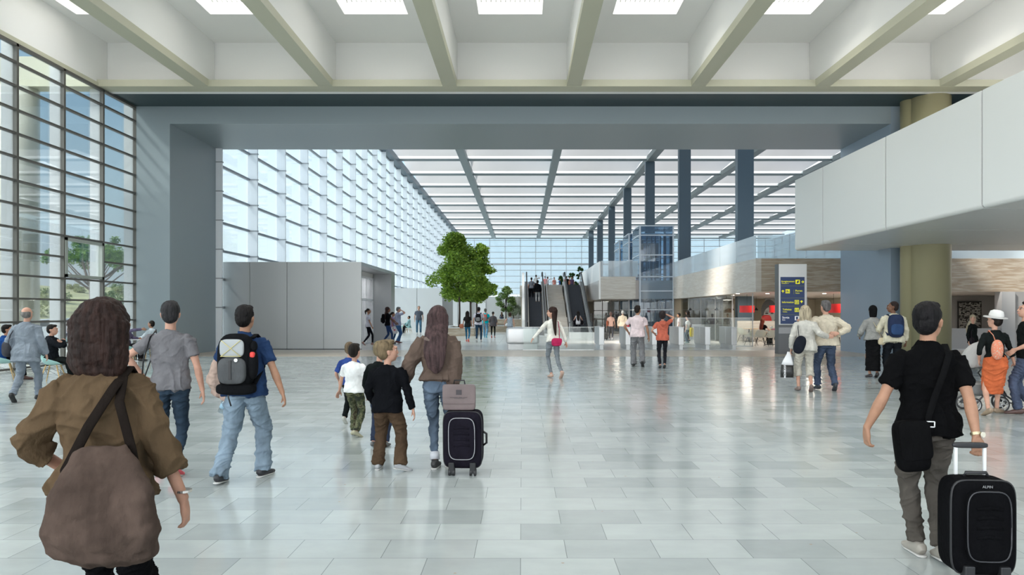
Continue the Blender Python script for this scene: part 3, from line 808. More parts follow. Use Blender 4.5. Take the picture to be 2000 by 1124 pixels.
def hand(m, W, d, nrm, side_sign, k, curl, r=1.0, spread=1.0, thumb=True):
    """W wrist, d direction of palm, nrm palm normal (where fingers curl to), thumb leaves towards w"""
    d = d.normalized(); nrm = (nrm - d * nrm.dot(d)).normalized(); w = d.cross(nrm) * side_sign
    s = k * r
    m.loft([W - d * .01 * s, W + d * .02 * s, W + d * .05 * s, W + d * .085 * s], [(.024 * s, .018 * s), (.034 * s, .016 * s), (.042 * s, .0155 * s), (.038 * s, .012 * s)], side=w, seg=12, n=2.6)
    for i, (off, ln) in enumerate(((.031, .072), (.0105, .08), (-.0105, .075), (-.031, .058))):
        p = W + d * .08 * s + w * off * s
        a = 0.12 + .1 * curl; pts = [p - d * .012 * s, p]; dirn = d + w * off * 2.2 * spread
        for j, f in enumerate((.44, .32, .24)):
            ca, sa = math.cos(a), math.sin(a)
            p = p + (dirn * ca + nrm * sa).normalized() * ln * f * s; pts.append(p); a += curl * (1.0 + .12 * i) * (.75 if j else .95)
        m.loft(pts, [.0095 * s, .0092 * s, .0088 * s, .008 * s, .0058 * s], side=w, seg=8)
    if thumb:
        p = W + d * .018 * s + w * .024 * s; q = p + (w * .75 + d * .75 + nrm * .35).normalized() * .04 * s
        t = q + (w * .15 + d * .9 + nrm * (.3 + .3 * curl)).normalized() * .032 * s; e = t + (d * .9 + nrm * (.3 + .6 * curl) - w * .1).normalized() * .024 * s
        m.loft([p, q, t, e], [.014 * s, .0115 * s, .010 * s, .0065 * s], side=nrm, seg=8)

def person(label, fx, Y, ty=None, H=None, yaw=0, sex='m', L=(-.11, .0, 0, 0, 0), R=(.11, .0, 0, 0, 0), la=None, ra=None,
           lp=(-.5, -1, 0), rp=(.5, -1, 0), lh=None, rh=None, curl=(.45, .45), lean=0, tilt=0, twist=0, head=(0, 0, 0), sk=None, det=.013, fat=1.0,
           hscale=1.14, hairback=0.0, folds=1.0, top=('tee', (.5, .5, .5)), bottom=('regular', (.1, .15, .25)), shoes=(.05, .04, .04), hair=('short', HAIR_D), base=0.0, ph=None,
           kid=1.0, face=False, group=None, hem=None, knees=None, sleeve=None, extra=None, topmat=None, botmat=None, armfat=1.0):
    sk = sk or SKIN_A
    X = wx(fx, Y)
    if H is None: H = wz(ty, Y) - base
    hs = kid
    k = H / (1.47 + .258 * hs * hscale); hk = k * hs * hscale
    t = thing('person', label, 'person', (X, Y, base), -math.radians(yaw), group)
    fm = sex == 'f'
    P = V((0, 0, (ph if ph is not None else .935) * k))
    lr, tr, tw = math.radians(lean), math.radians(tilt), math.radians(twist)
    up = V((math.sin(tr), math.sin(lr), math.cos(lr) * math.cos(tr))).normalized()
    fwd = (V((0, 1, 0)) - up * up.y).normalized(); sd = fwd.cross(up)
    def rot(v, a): return Matrix.Rotation(a, 3, up) @ v
    def S(tt, dx=0, dy=0):
        q = twist * tt / .5; s2 = rot(sd, -math.radians(q)); f2 = rot(fwd, -math.radians(q))
        return P + up * tt * k + s2 * dx * k + f2 * dy * k
    s_up = rot(sd, -tw); f_up = rot(fwd, -tw)
    sw = .150 if fm else .176
    hipw = .085
    sho = [S(.445) - s_up * sw * k * (1 + (fat - 1) * .5), S(.445) + s_up * sw * k * (1 + (fat - 1) * .5)]
    hip = [P + V((-hipw * k, 0, -.04 * k)), P + V((hipw * k, 0, -.04 * k))]
    ank, kne, foot = [], [], []
    for i, q in enumerate((L, R)):
        x, y, pt, lift, fy_ = q; pr = math.radians(pt)
        # ball pivots .12 ahead of the ankle
        zz = .085 * math.cos(pr) + .12 * math.sin(max(0, pr)) + lift
        A = V((x * k, y * k, zz * k))
        kp = V((0.12 * (-1 if i == 0 else 1), 1, 0)) if knees is None else V(knees[i])
        J, A = ik(hip[i], A, .43 * k, .43 * k, kp)
        ank.append(A); kne.append(J); foot.append((pr, math.radians(fy_)))
    arm_t = [la, ra]; defa = [(-.26, .02, .86), (.26, .02, .86)]
    elb, wri = [], []
    for i in (0, 1):
        T = V(arm_t[i] or defa[i]) * k; J, T = ik(sho[i], T, .29 * k, .255 * k, V((lp, rp)[i]))
        elb.append(J); wri.append(T)
    neck = S(.53); hd = head
    hyaw, hpitch, hroll = (math.radians(a) for a in hd)
    HM = Matrix.Rotation(-hyaw, 3, 'Z') @ Matrix.Rotation(-hpitch, 3, 'X') @ Matrix.Rotation(hroll, 3, 'Y')
    Hc = neck + up * .015 * k + HM @ V((0, .012, .126)) * hk
    near = det < .009
    # ---------------- body
    m = MB(); c_ = .9
    tor = ([(-.10, .11, .09, 0), (-.03, .150, .10, -.01), (.05, .145, .09, 0), (.14, .118, .078, .005), (.25, .128, .088, .01), (.36, .145, .095, 0), (.43, .148, .082, -.01), (.475, .125, .07, -.012), (.51, .075, .058, -.01), (.55, .05, .05, 0)] if fm else
           [(-.10, .11, .085, 0), (-.03, .148, .10, -.01), (.05, .145, .09, 0), (.14, .135, .085, .005), (.25, .15, .095, .005), (.36, .170, .10, 0), (.43, .176, .09, -.01), (.475, .15, .078, -.012), (.51, .088, .065, -.01), (.55, .058, .055, 0)])
    bkind = bottom[0]; tkind = top[0]
    slv0 = sleeve if sleeve is not None else {'tee': .62, 'polo': .68, 'tank': 0, 'tight': .5, 'three': 1.45, 'loose': .75}.get(tkind, 1.97)
    leg0 = {'shorts': .85, 'capri': 1.5, 'skirt_pencil': .8}.get(bkind, 1.95)
    def cv(lst, lim): return [(t_, r_ * (.80 if t_ < lim - .12 else 1)) for t_, r_ in lst]
    def torso(mm, off, t0, t1, straight=0.0, flare=0.0, hipx=False):
        rows_ = [r for r in tor if t0 + .02 < r[0] < t1 - .005]
        def interp(x):
            for a, b in zip(tor, tor[1:]):
                if a[0] <= x <= b[0]:
                    f = (x - a[0]) / (b[0] - a[0]); return tuple(a[j] + (b[j] - a[j]) * f for j in range(4))
            return tor[0] if x < tor[0][0] else tor[-1]
        rr = [(t0,) + interp(max(t0, -.03))[1:]] + rows_ + [(t1,) + interp(t1)[1:]]
        pts, rad = [], []
        big = max(r[1] for r in rr)
        for r in rr:
            a, b = r[1], r[2]
            if straight and r[0] < .4: a = a + (big - a) * straight; b = b + (.1 - b) * straight * .6 if b < .1 else b
            fl = flare * max(0, (.15 - r[0])) / .2 + (.020 * min(1, (.14 - r[0]) / .08) if r[0] < .14 and off > 0 and hipx else 0)
            fa = 1 + (fat - 1) * (1 if r[0] < .46 else .3)
            pts.append(S(r[0], 0, r[3])); rad.append(((a * fa + off + fl) * k, (b * fa + off + fl) * k))
        mm.loft(pts, rad, side=sd, seg=24, n=2.3)
    torso(m, -.022, -.10, .54)
    for i in (0, 1):
        m.ell(sho[i] - s_up * (0.012 * (-1 if i == 0 else 1)) * k, (.042 * k, .04 * k, .04 * k), 12, 8)
        ar = armfat * (.88 if fm else 1)
        limb(m, sho[i], elb[i], wri[i], cv([(0, .05 * ar * k), (.3, .047 * ar * k), (.6, .043 * ar * k), (.9, .036 * k * ar), (1, .036 * k * ar), (1.1, .038 * ar * k), (1.3, .040 * ar * k), (1.6, .033 * ar * k), (1.9, .0255 * k), (2, .026 * k)], slv0), s_up)
        lg = .92 if fm else 1
        limb(m, hip[i], kne[i], ank[i], cv([(0, .082 * k * lg), (.3, .076 * k * lg), (.6, .066 * k * lg), (.9, .052 * k * lg), (1, .05 * k), (1.1, .048 * k), (1.3, .054 * k * lg), (1.6, .043 * k * lg), (1.85, .034 * k), (2, .035 * k)], leg0), V((1, 0, 0)))
        pr, fy = foot[i]; fd = Matrix.Rotation(-fy, 3, 'Z') @ V((0, math.cos(pr), -math.sin(pr))); fu = Matrix.Rotation(-fy, 3, 'Z') @ V((0, math.sin(pr), math.cos(pr)))
        A = ank[i]
        fp = [A - fd * .045 * k - fu * .045 * k, A - fd * .01 * k - fu * .04 * k, A + fd * .06 * k - fu * .052 * k, A + fd * .12 * k - fu * .062 * k, A + fd * .165 * k - fu * .068 * k]
        m.loft(fp, [(.026 * k, .026 * k), (.032 * k, .034 * k), (.034 * k, .026 * k), (.039 * k, .017 * k), (.028 * k, .011 * k)], side=fd.cross(fu), seg=12)
        # hand
        g = (lh, rh)[i]; dflt = ((wri[i] - elb[i]).normalized() + V((0, 0, -.25))).normalized()
        hdv = V(g[0]) if g else dflt
        hn = V(g[1]) if g else V((.9 if i == 0 else -.9, -.25, 0))
        hand(m, wri[i], hdv, hn, (1 if i == 0 else -1) * (-1), k * (1 if kid == 1 else 1.1), curl[i], r=1.04 if not fm else .95)
    # neck and head
    m.loft([neck - up * .05 * k, neck + up * .01 * k, Hc - up * .06 * hk], [(.062 * k, .058 * k), (.052 * k, .052 * k), (.05 * k, .052 * k)] if not fm else [(.05 * k, .05 * k), (.043 * k, .044 * k), (.042 * k, .046 * k)], side=sd, seg=14)
    def hp(x, y, z): return Hc + HM @ V((x, y, z)) * hk
    m.ell(hp(0, -.012, .03), (.073 * hk, .093 * hk, .088 * hk), 20, 14, HM)
    m.ell(hp(0, .03, -.02), (.060 * hk, .066 * hk, .085 * hk), 18, 12, HM)
    m.ell(hp(0, .058, -.078), (.03 * hk, .026 * hk, .024 * hk), 12, 8, HM)
    m.ell(hp(0, .088, .035), (.05 * hk, .016 * hk, .018 * hk), 12, 8, HM)          # brow
    m.loft([hp(0, .09, .03), hp(0, .100, .0), hp(0, .106, -.022), hp(0, .090, -.034)], [.009 * hk, .010 * hk, .014 * hk, .010 * hk], seg=10)
    m.ell(hp(0, .088, -.052), (.024 * hk, .011 * hk, .006 * hk), 10, 6, HM); m.ell(hp(0, .085, -.064), (.021 * hk, .012 * hk, .007 * hk), 10, 6, HM)
    for s in (-1, 1):
        m.loft([hp(s * .068, .0, -.03), hp(s * .075, -.006, -.01), hp(s * .079, -.012, .010), hp(s * .073, -.008, .020)], [(.011 * hk, .006 * hk), (.013 * hk, .006 * hk), (.015 * hk, .006 * hk), (.008 * hk, .005 * hk)], side=HM @ V((0, 1, 0)), seg=10)
    m.build('body', sk, t, voxel=det, sm=2 if near else 1)
    if face:
        for s in (-1, 1):
            MB().ell(hp(s * .03, .0755, .012), (.011 * hk, .010 * hk, .006 * hk), 12, 8, HM).build('eye', mat('eye white', (.7, .68, .65), rough=.2), t, smooth=True)
            MB().ell(hp(s * .03, .082, .012), (.0055 * hk, .0045 * hk, .0055 * hk), 10, 6, HM).build('iris', mat('dark iris', (.03, .02, .015), rough=.1), t, smooth=True)
            MB().loft([hp(s * .015, .098, .032), hp(s * .032, .096, .037), hp(s * .05, .084, .031)], [(.003 * hk, .004 * hk)] * 3, seg=6).build('eyebrow', HAIR_D, t, smooth=True)
        MB().loft([hp(-.022, .094, -.058), hp(0, .102, -.056), hp(.022, .094, -.058)], [(.003 * hk, .006 * hk), (.006 * hk, .008 * hk), (.003 * hk, .006 * hk)], seg=8, side=(0, 0, 1)).build('lips', mat('lip', (.42, .16, .13), rough=.4), t, smooth=True)
    # ---------------- clothes
    wr = ((.30, .018),) if near else ((.25, .012),) if det < .015 else ()
    fa_ = folds * (1.0 if near else .9) * k; FT = (.017 * fa_, 3.2, 10) if det < .014 and folds else None; FS = (.014 * fa_, 4, 7) if det < .014 and folds else None
    kind, cc = bottom; bm_ = botmat or (denim(cc) if kind.startswith('jean') else fab(cc))
    prof = None
    if 'slim' in kind: prof = [(0, .092), (.3, .084), (.6, .073), (.9, .059), (1, .057), (1.1, .055), (1.3, .060), (1.6, .049), (1.92, .042)]
    elif 'wide' in kind: prof = [(0, .098), (.3, .096), (.6, .090), (.9, .082), (1, .08), (1.1, .078), (1.4, .077), (1.7, .078), (1.95, .083), (2.06, .08)]
    elif 'capri' in kind: prof = [(0, .098), (.3, .093), (.6, .085), (.9, .078), (1, .076), (1.2, .078), (1.5, .08)]
    elif 'shorts' in kind: prof = [(0, .098), (.4, .095), (.85, .092)]
    elif 'skirt' not in kind: prof = [(0, .096), (.3, .090), (.6, .080), (.9, .069), (1, .067), (1.1, .066), (1.35, .067), (1.7, .062), (1.97, .063)]
    mb_ = MB()
    bo = .006 if 'slim' in kind else .010
    if prof:
        if ph is None or ph > .7: torso(mb_, bo - .002, -.10, .075)
        else: mb_.loft([S(-.1, 0, .0), S(-.03), S(.07)], [(.13 * k, .11 * k), (.165 * k, .12 * k), (.15 * k, .105 * k)], side=sd, seg=20)
        for i in (0, 1):
            lg = (.92 if fm else 1) * (1 + (fat - 1) * .5)
            tail = []
            hp_ = [(tt, r * k * lg) for tt, r in prof]
            limb(mb_, hip[i], kne[i], ank[i], hp_, V((1, 0, 0)), seg=16)
        if fm or True:
            for s in (-1, 1): mb_.ell(S(-.045, s * .062, -.045), (.070 * k, .062 * k, .082 * k), 14, 10)
    elif kind == 'skirt_long':
        mb_.loft([S(.1), S(-.03, 0, -.01), P + V((0, .0, -.35)) * k, (V((0, 0, .17)) * k + (ank[0] + ank[1]) / 2 * .6 * V((1, 1, 0)).length / 1.414 * 0 + V((0, 0, 0)))], [(.14 * k, .1 * k), (.175 * k, .13 * k), (.165 * k, .14 * k), (.165 * k, .17 * k)], seg=24)
    elif kind == 'skirt_pencil':
        km = (kne[0] + kne[1]) / 2; km.z -= .05 * k
        mb_.loft([S(.13), S(.04, 0, 0), S(-.05, 0, -.02), (P + km) / 2 + V((0, -.01, 0)), km + V((0, -.01, -.04))], [(.125 * k, .09 * k), (.175 * k, .13 * k), (.19 * k, .145 * k), (.175 * k, .155 * k), (.15 * k, .19 * k)], seg=24, n=2.4)
    names = {'skirt_long': 'skirt', 'skirt_pencil': 'skirt', 'shorts': 'shorts'}
    mb_.build(names.get(kind, 'trousers'), bm_, t, voxel=det * 1.05, sm=3, disp=wr, folds=FT)
    kind, cc = top; tm = topmat or fab(cc)
    off, slv, strt, flare = {'tee': (.014, .62, .35, 0), 'polo': (.014, .72, .5, .01), 'long': (.010, 1.97, .1, 0), 'shirt': (.02, 1.97, .4, .01), 'jacket': (.034, 1.96, .7, .02),
                             'puffer': (.042, 1.95, .12, 0), 'suit': (.032, 1.95, .6, .02), 'tank': (.01, 0.0, .2, 0), 'tight': (.006, .5, 0, 0), 'three': (.012, 1.45, .1, 0), 'loose': (.03, .75, .6, .03)}[kind]
    if sleeve is not None: slv = sleeve
    hm = hem if hem is not None else {'tee': -.06, 'polo': -.08, 'long': -.04, 'shirt': -.1, 'jacket': -.13, 'puffer': .03, 'suit': -.17, 'tank': -.05, 'tight': 0.02, 'three': .06, 'loose': -.13}[kind]
    mt = MB(); torso(mt, off, hm, .525, strt, flare, True)
    if hm < -.05:
        for s in (-1, 1): mt.ell(S(-.03, s * .06, -.055), ((.078 + off * .5) * k * fat, (.072 + off * .5) * k * fat, min(.09, abs(hm) - .0) * k), 14, 10)
    if kind == 'puffer':
        mt.loft([S(hm - .0), S(hm + .06)], [(.168 * k, .125 * k), (.165 * k, .12 * k)], side=sd, seg=24)
    if kind in ('polo', 'suit', 'jacket', 'shirt', 'puffer'):
        cr = .066 if kind != 'puffer' else .085
        mt.loft([S(.49), S(.56, 0, -.005)], [(cr * 1.2 * k, cr * 1.1 * k), (cr * k, cr * k)], side=sd, seg=18)
    for i in (0, 1):
        if slv > 0:
            o2 = off * (1.0 if kind in ('polo', 'tee', 'loose') else .75)
            pf = [(0, .055), (.3, .052), (.6, .047), (.9, .042), (1, .043), (1.1, .042), (1.3, .043), (1.6, .038), (1.8, .034), (1.97, .032)]
            ar = armfat * (.9 if fm else 1)
            def rad_at(x):
                for a, b in zip(pf, pf[1:]):
                    if a[0] <= x <= b[0]: return a[1] + (b[1] - a[1]) * (x - a[0]) / (b[0] - a[0])
                return pf[-1][1]
            tl = sorted([q[0] for q in pf if q[0] < slv - .03] + [slv])
            fl = .003 if slv < 1 else 0.0
            pr_ = [(x, (rad_at(x) * ar + o2 + fl * x / max(slv, .01)) * k) for x in tl]
            if kind == 'puffer': pr_ = [(x, r * (1.1 if x < 1.8 else .8)) for x, r in pr_]
            limb(mt, sho[i] + V((0, 0, .0)), elb[i], wri[i], pr_, s_up, seg=14)
        mt.ell(sho[i] - s_up * (.014 * (-1 if i == 0 else 1)) * k, ((.052 + off * .6) * k, (.050 + off * .5) * k, (.050 + off * .35) * k), 12, 8)
    mt.build({'tee': 't_shirt', 'polo': 'polo_shirt', 'long': 'jumper', 'suit': 'suit_jacket', 'puffer': 'jacket', 'tank': 'vest_top', 'tight': 'top', 'three': 'top', 'loose': 'tunic'}.get(kind, kind), tm, t, voxel=det, sm=3, disp=wr, folds=FS)
    if shoes is not None:
        sm_ = mat('shoe_%02x%02x%02x' % tuple(int(x * 255) for x in shoes), shoes, rough=.5)
        for i in (0, 1):
            pr, fy = foot[i]; R3 = Matrix.Rotation(-fy, 3, 'Z'); fd = R3 @ V((0, math.cos(pr), -math.sin(pr))); fu = R3 @ V((0, math.sin(pr), math.cos(pr))); A = ank[i]
            fs = MB().loft([A - fd * .078 * k - fu * .045 * k, A - fd * .06 * k - fu * .03 * k, A - fd * .0 * k - fu * .028 * k, A + fd * .06 * k - fu * .043 * k, A + fd * .12 * k - fu * .055 * k, A + fd * .175 * k - fu * .06 * k, A + fd * .195 * k - fu * .066 * k],
                           [(.022 * k, .022 * k), (.036 * k, .042 * k), (.042 * k, .05 * k), (.043 * k, .036 * k), (.049 * k, .026 * k), (.04 * k, .02 * k), (.02 * k, .012 * k)], side=fd.cross(fu), seg=14, n=2.4)
            if near: fs.loft([A - fu * .03 * k, A + fu * .02 * k], [(.04 * k, .048 * k), (.04 * k, .044 * k)], side=(1, 0, 0), seg=12)
            sh_ = fs.build('shoe', sm_, t, voxel=det * .9, sm=2)
            if near:
                sl_ = MB().loft([A - fd * .085 * k - fu * .077 * k, A - fd * .07 * k - fu * .077 * k, A + fd * .0 * k - fu * .077 * k, A + fd * .11 * k - fu * .078 * k, A + fd * .165 * k - fu * .078 * k, A + fd * .193 * k - fu * .077 * k],
                                [(.02 * k, .008 * k), (.034 * k, .008 * k), (.038 * k, .008 * k), (.046 * k, .008 * k), (.036 * k, .008 * k), (.015 * k, .007 * k)], side=fd.cross(fu), seg=16, n=3)
                so_ = sl_.build('sole', mat('shoe sole', (.55, .54, .52) if sum(shoes) > .2 else (.02, .02, .02), rough=.7), None, smooth=True); so_.parent = sh_
    # ---------------- hair
    hk_, hmat = hair
    mh = MB()
    if hk_ != 'bald':
        if hk_ in ('short', 'crop', 'curly', 'boy'):
            g = {'short': 1.0, 'crop': .975, 'curly': 1.12, 'boy': 1.03}[hk_]
            mh.ell(hp(0, -.022, .043), (.079 * hk * g, .092 * hk * g, .087 * hk * g), 20, 14, HM)
            mh.ell(hp(0, -.048, .005), (.071 * hk * g, .062 * hk * g, .08 * hk * g), 18, 12, HM)
            if hk_ in ('boy', 'short'): mh.ell(hp(0, .035, .098), (.058 * hk, .05 * hk, .028 * hk), 14, 8, HM)
            if hk_ == 'curly': mh.ell(hp(0, -.03, .0), (.088 * hk, .08 * hk, .10 * hk), 16, 10, HM)
        elif hk_ in ('long', 'mid', 'bob', 'straight'):
            mh.ell(hp(0, -.018, .043), (.084 * hk, .098 * hk, .09 * hk), 20, 14, HM)
            ln = {'long': .34, 'mid': .22, 'bob': .09, 'straight': .30}[hk_]; wd = {'long': 1.2, 'mid': 1.1, 'bob': 1.22, 'straight': .95}[hk_]
            pts = [hp(0, -.02, .09), hp(0, -.045, .03), hp(0, -.055, -.06)]
            rr = [(.07 * hk, .08 * hk), (.086 * hk * wd, .085 * hk), (.088 * hk * wd, .062 * hk)]
            if ln > .1:
                pts += [S(.47, 0, -.11 - hairback) * .7 + hp(0, -.06, -.16) * .3, S(.47 - ln * .45, 0, -.13 - hairback), S(.47 - ln * .85, .01, -.135 - hairback), S(.47 - ln * 1.05, .02, -.125 - hairback)]
                rr += [(.092 * hk * wd, .05 * hk), (.088 * hk * wd, .036 * hk), (.062 * hk * wd, .025 * hk), (.022 * hk, .012 * hk)]
            else: pts += [hp(0, -.05, -.11), hp(0, -.055, -.15), hp(0, -.055, -.175)]; rr += [(.088 * hk * wd, .06 * hk), (.075 * hk * wd, .045 * hk), (.05 * hk * wd, .02 * hk)]
            mh.loft(pts, rr, side=HM @ V((1, 0, 0)), seg=20)
        elif hk_ == 'ponytail':
            mh.ell(hp(0, -.02, .04), (.079 * hk, .093 * hk, .086 * hk), 20, 14, HM)
            mh.loft([hp(0, -.1, .05), hp(0, -.135, .02), hp(0, -.13, -.06), hp(0, -.11, -.15)], [.02 * hk, .032 * hk, .03 * hk, .01 * hk], seg=12)
        elif hk_ == 'scarf':
            mh.ell(hp(0, -.012, .033), (.085 * hk, .105 * hk, .10 * hk), 20, 14, HM)
            mh.loft([hp(0, -.02, .03), hp(0, -.02, -.08), hp(0, -.02, -.13)], [(.083 * hk, .09 * hk), (.075 * hk, .075 * hk), (.065 * hk, .065 * hk)], side=HM @ V((1, 0, 0)), seg=18)
        elif hk_ == 'balding':
            mh.ell(hp(0, -.028, .012), (.0755 * hk, .082 * hk, .078 * hk), 20, 12, HM)
        mh.build('headscarf' if hk_ == 'scarf' else 'hair', hmat, t, voxel=det * .85, sm=2,
                 disp=(((.035, .022), (.012, .008)) if hk_ in ('curly',) and det < .015 else ((.06, .02), (.02, .009)) if hk_ == 'bob' and near else ((.03, .008), (.012, .005)) if near else ()))
    info = dict(obj=t, k=k, hk=hk, S=S, hp=hp, sho=sho, elb=elb, wri=wri, hip=hip, kne=kne, ank=ank, sd=s_up, fwd=f_up, up=up, HM=HM, loc=V((X, Y, base)), rz=-math.radians(yaw), neck=neck, P=P)
    if extra: extra(info)
    return info
def held(p, name, label, cat, b=(0, 0, 0), group=None):
    """a thing carried by person p, modelled in p's frame"""
    return thing(name, label, cat, p['loc'], p['rz'], group, base=b)
# ---- carried things
def backpack(p, label, c1, c2, size=1.0, detail=False):
    k = p['k'] * size; S = p['S']; ks = p['k']
    c = S(.27, 0, -.20); t = held(p, 'backpack', label, 'backpack', tuple(S(.05, 0, -.19)))
    m1, m2 = fab(c1, 'bag%02x%02x' % (int(c1[0] * 255), int(c1[2] * 255)), var=.15), fab(c2, 'bagb%02x%02x' % (int(c2[0] * 255), int(c2[2] * 255)), var=.15)
    MB().rbox(c, (.15 * k, .085 * k, .235 * k), n=3.2).build('bag_body', m1, t, smooth=True)
    MB().rbox(c + V((0, -.085 * k, -.07 * k)), (.115 * k, .04 * k, .11 * k), n=3.5).build('front_pocket', m2, t, smooth=True)
    for s in (-1, 1):
        o = MB().strap([c + V((s * .09 * k, .03, .2 * k)), S(.50, s * .105, -.075), S(.53, s * .115, .0), S(.47, s * .125, .10), S(.34, s * .15, .12), S(.2, s * .17, .03), c + V((s * .13 * k, .05, -.19 * k))], .03 * ks, .008 * ks).build('strap', m1, t, smooth=True)
    if detail:
        MB().rbox(c + V((-.0, -.088 * k, .115 * k)), (.10 * k, .018 * k, .075 * k), n=4).build('mesh_pocket', mat('silver mesh', (.35, .37, .38), rough=.5), t, smooth=True)
        q = MB(); y = -.112 * k
        for a, b in (((-.08, .18), (.08, .05)), ((.08, .18), (-.08, .05)), ((-.085, .05), (.085, .05))):
            q.tube([c + V((a[0] * k, y, a[1] * k)), c + V((b[0] * k, y, b[1] * k))], .003)
        q.build('bungee_cord', mat('yellow cord', (.6, .52, .2)), t, smooth=True)
        MB().box(-.012, .012, -.004, .004, -.09, .09).build('buckle_strap', M_BLACK, t).location = c + V((0, -.128 * k, -.06 * k)) - OFFS[t.name]['base']
        MB().cyl(c + V((.05 * k, -.125 * k, .02 * k)), c + V((.05 * k, -.132 * k, .02 * k)), .017, 18).build('badge', mat('white badge', (.8, .8, .78)), t)
        MB().rbox(c + V((.155 * k, -.03 * k, -.02 * k)), (.035 * k, .05 * k, .12 * k), n=2.6).rbox(c + V((.16 * k, -.03 * k, .13 * k)), (.03 * k, .03 * k, .045 * k), n=2).build('side_pouch', m1, t, smooth=True)
        MB().rbox(c + V((.16 * k, -.06 * k, .06 * k)), (.02 * k, .02 * k, .025 * k), n=3).build('red_clip', mat('red clip', (.7, .05, .04)), t, smooth=True)
        MB().rbox(c + V((0, .0, -.225 * k)), (.16 * k, .085 * k, .05 * k), n=3.5).build('hip_belt', m1, t, smooth=True)
        MB().strap([c + V((-.06, -.05, -.23 * k)), c + V((-.05, -.06, -.34)), c + V((-.03, -.05, -.42))], .008, .003).build('loose_strap', M_BLACK, t, smooth=True)
    return t
def shoulder_bag(p, name, label, cat, c, h, strap_pts, m, n=3, sw=.016, ms=None, flap=None, rot=None, disp=True):
    t = held(p, name, label, cat, tuple(V(c) - V((0, 0, h[2]))))
    MB().rbox(c, h, n=n, M=rot).build('bag_body', m, t, smooth=True)
    if strap_pts: MB().strap(strap_pts, sw, .005, side=(0, 1, 0) if sw < .02 else (1, .6, 0)).build('strap', ms or m, t, smooth=True)
    if flap: MB().rbox(V(c) + V(flap[0]), flap[1], n=3.5, M=rot).build('flap', m, t, smooth=True)
    return t
def over(p, s0, s1, low_f, low_b, pts_f=None):
    """strap path over one shoulder: s0 shoulder side (-1/1)"""
    S = p['S']; return [low_b, S(.30, s0 * .03, -.14), S(.46, s0 * .10, -.11), S(.525, s0 * .12, -.0), S(.44, s0 * .10, .10), low_f]

def suitcase(label, x, Y, w, h, d, tilt, m1, m2, rz=0, handle_h=0, group=None, tag_=None):
    """upright rolling case; front (pocket face) towards the camera (-y)"""
    t = thing('suitcase', label, 'suitcase', (x, Y, 0), rz, group)
    T = Matrix.Rotation(math.radians(tilt), 4, 'X')
    def fin(o): o.matrix_basis = T @ Matrix.Translation(o.location); return o
    z0 = .07
    fin(MB().rbox((0, 0, z0 + h / 2), (w / 2, d / 2, h / 2), n=6, seg=40, rings=24).build('case_body', m1, t, smooth=True))
    q = fin(MB().rbox((0, -d / 2, z0 + h * .54), (w * .34, .035, h * .37), n=5, seg=40).build('front_pocket', m1, t, smooth=True))
    mm = MB()
    pts = [(w * .33 * math.copysign(abs(math.cos(a)) ** .45, math.cos(a)), -d / 2 - .028, z0 + h * .54 + h * .36 * math.copysign(abs(math.sin(a)) ** .45, math.sin(a))) for a in [2 * PI * i / 40 for i in range(41)]]
    mm.tube(pts, .0045, 6); fin(mm.build('zip', m2, t, smooth=True))
    mm = MB()
    for i in range(4): mm.loft([(-w * .2, -d / 2 - .032, z0 + h * (.42 + .1 * i)), (0, -d / 2 - .036, z0 + h * (.44 + .1 * i)), (w * .2, -d / 2 - .032, z0 + h * (.42 + .1 * i))], [(.012, .006)] * 3, seg=8, side=(0, 0, 1))
    fin(mm.build('pocket_ridge', m1, t, smooth=True))
    pts = [(w * .485 * math.copysign(abs(math.cos(a)) ** .3, math.cos(a)), -d * .32, z0 + h * .5 + h * .485 * math.copysign(abs(math.sin(a)) ** .3, math.sin(a))) for a in [2 * PI * i / 48 for i in range(49)]]
    fin(MB().tube(pts, .009, 6).build('piping', M_BLACK, t, smooth=True))
    for s in (-1, 1):
        o = fin(MB().box(s * w * .27 - .03, s * w * .27 + .03, -d / 2 - .015, -d / 2 + .05, .03, .14).build('wheel_bracket', M_BLACK, t, bevel=.008))
        for q_ in (-.022, .022): fin(MB().cyl((s * w * .27 + q_ - .01, -d / 2 + .015, .038), (s * w * .27 + q_ + .01, -d / 2 + .015, .038), .037, 20).build('wheel', M_BLACK, t, smooth=False))
    fin(MB().tube([(w / 2, 0, z0 + h * .38), (w / 2 + .035, 0, z0 + h * .42), (w / 2 + .035, 0, z0 + h * .58), (w / 2, 0, z0 + h * .62)], .012).build('side_handle', M_BLACK, t, smooth=True))
    fin(MB().tube([(-.07, 0, z0 + h), (-.06, 0, z0 + h + .025), (.06, 0, z0 + h + .025), (.07, 0, z0 + h)], .01).build('top_handle', M_BLACK, t, smooth=True))
    if handle_h:
        for s in (-1, 1): fin(MB().box(s * .085 - .009, s * .085 + .009, d * .25, d * .25 + .014, z0 + h * .9, z0 + h + handle_h).build('handle_rod', mat('polished rod', (.55, .56, .57), rough=.25, metal=.9), t))
        fin(MB().rbox((0, d * .25 + .007, z0 + h + handle_h), (.105, .016, .018), n=4).build('handle_grip', M_BLACK, t, smooth=True))
    return t
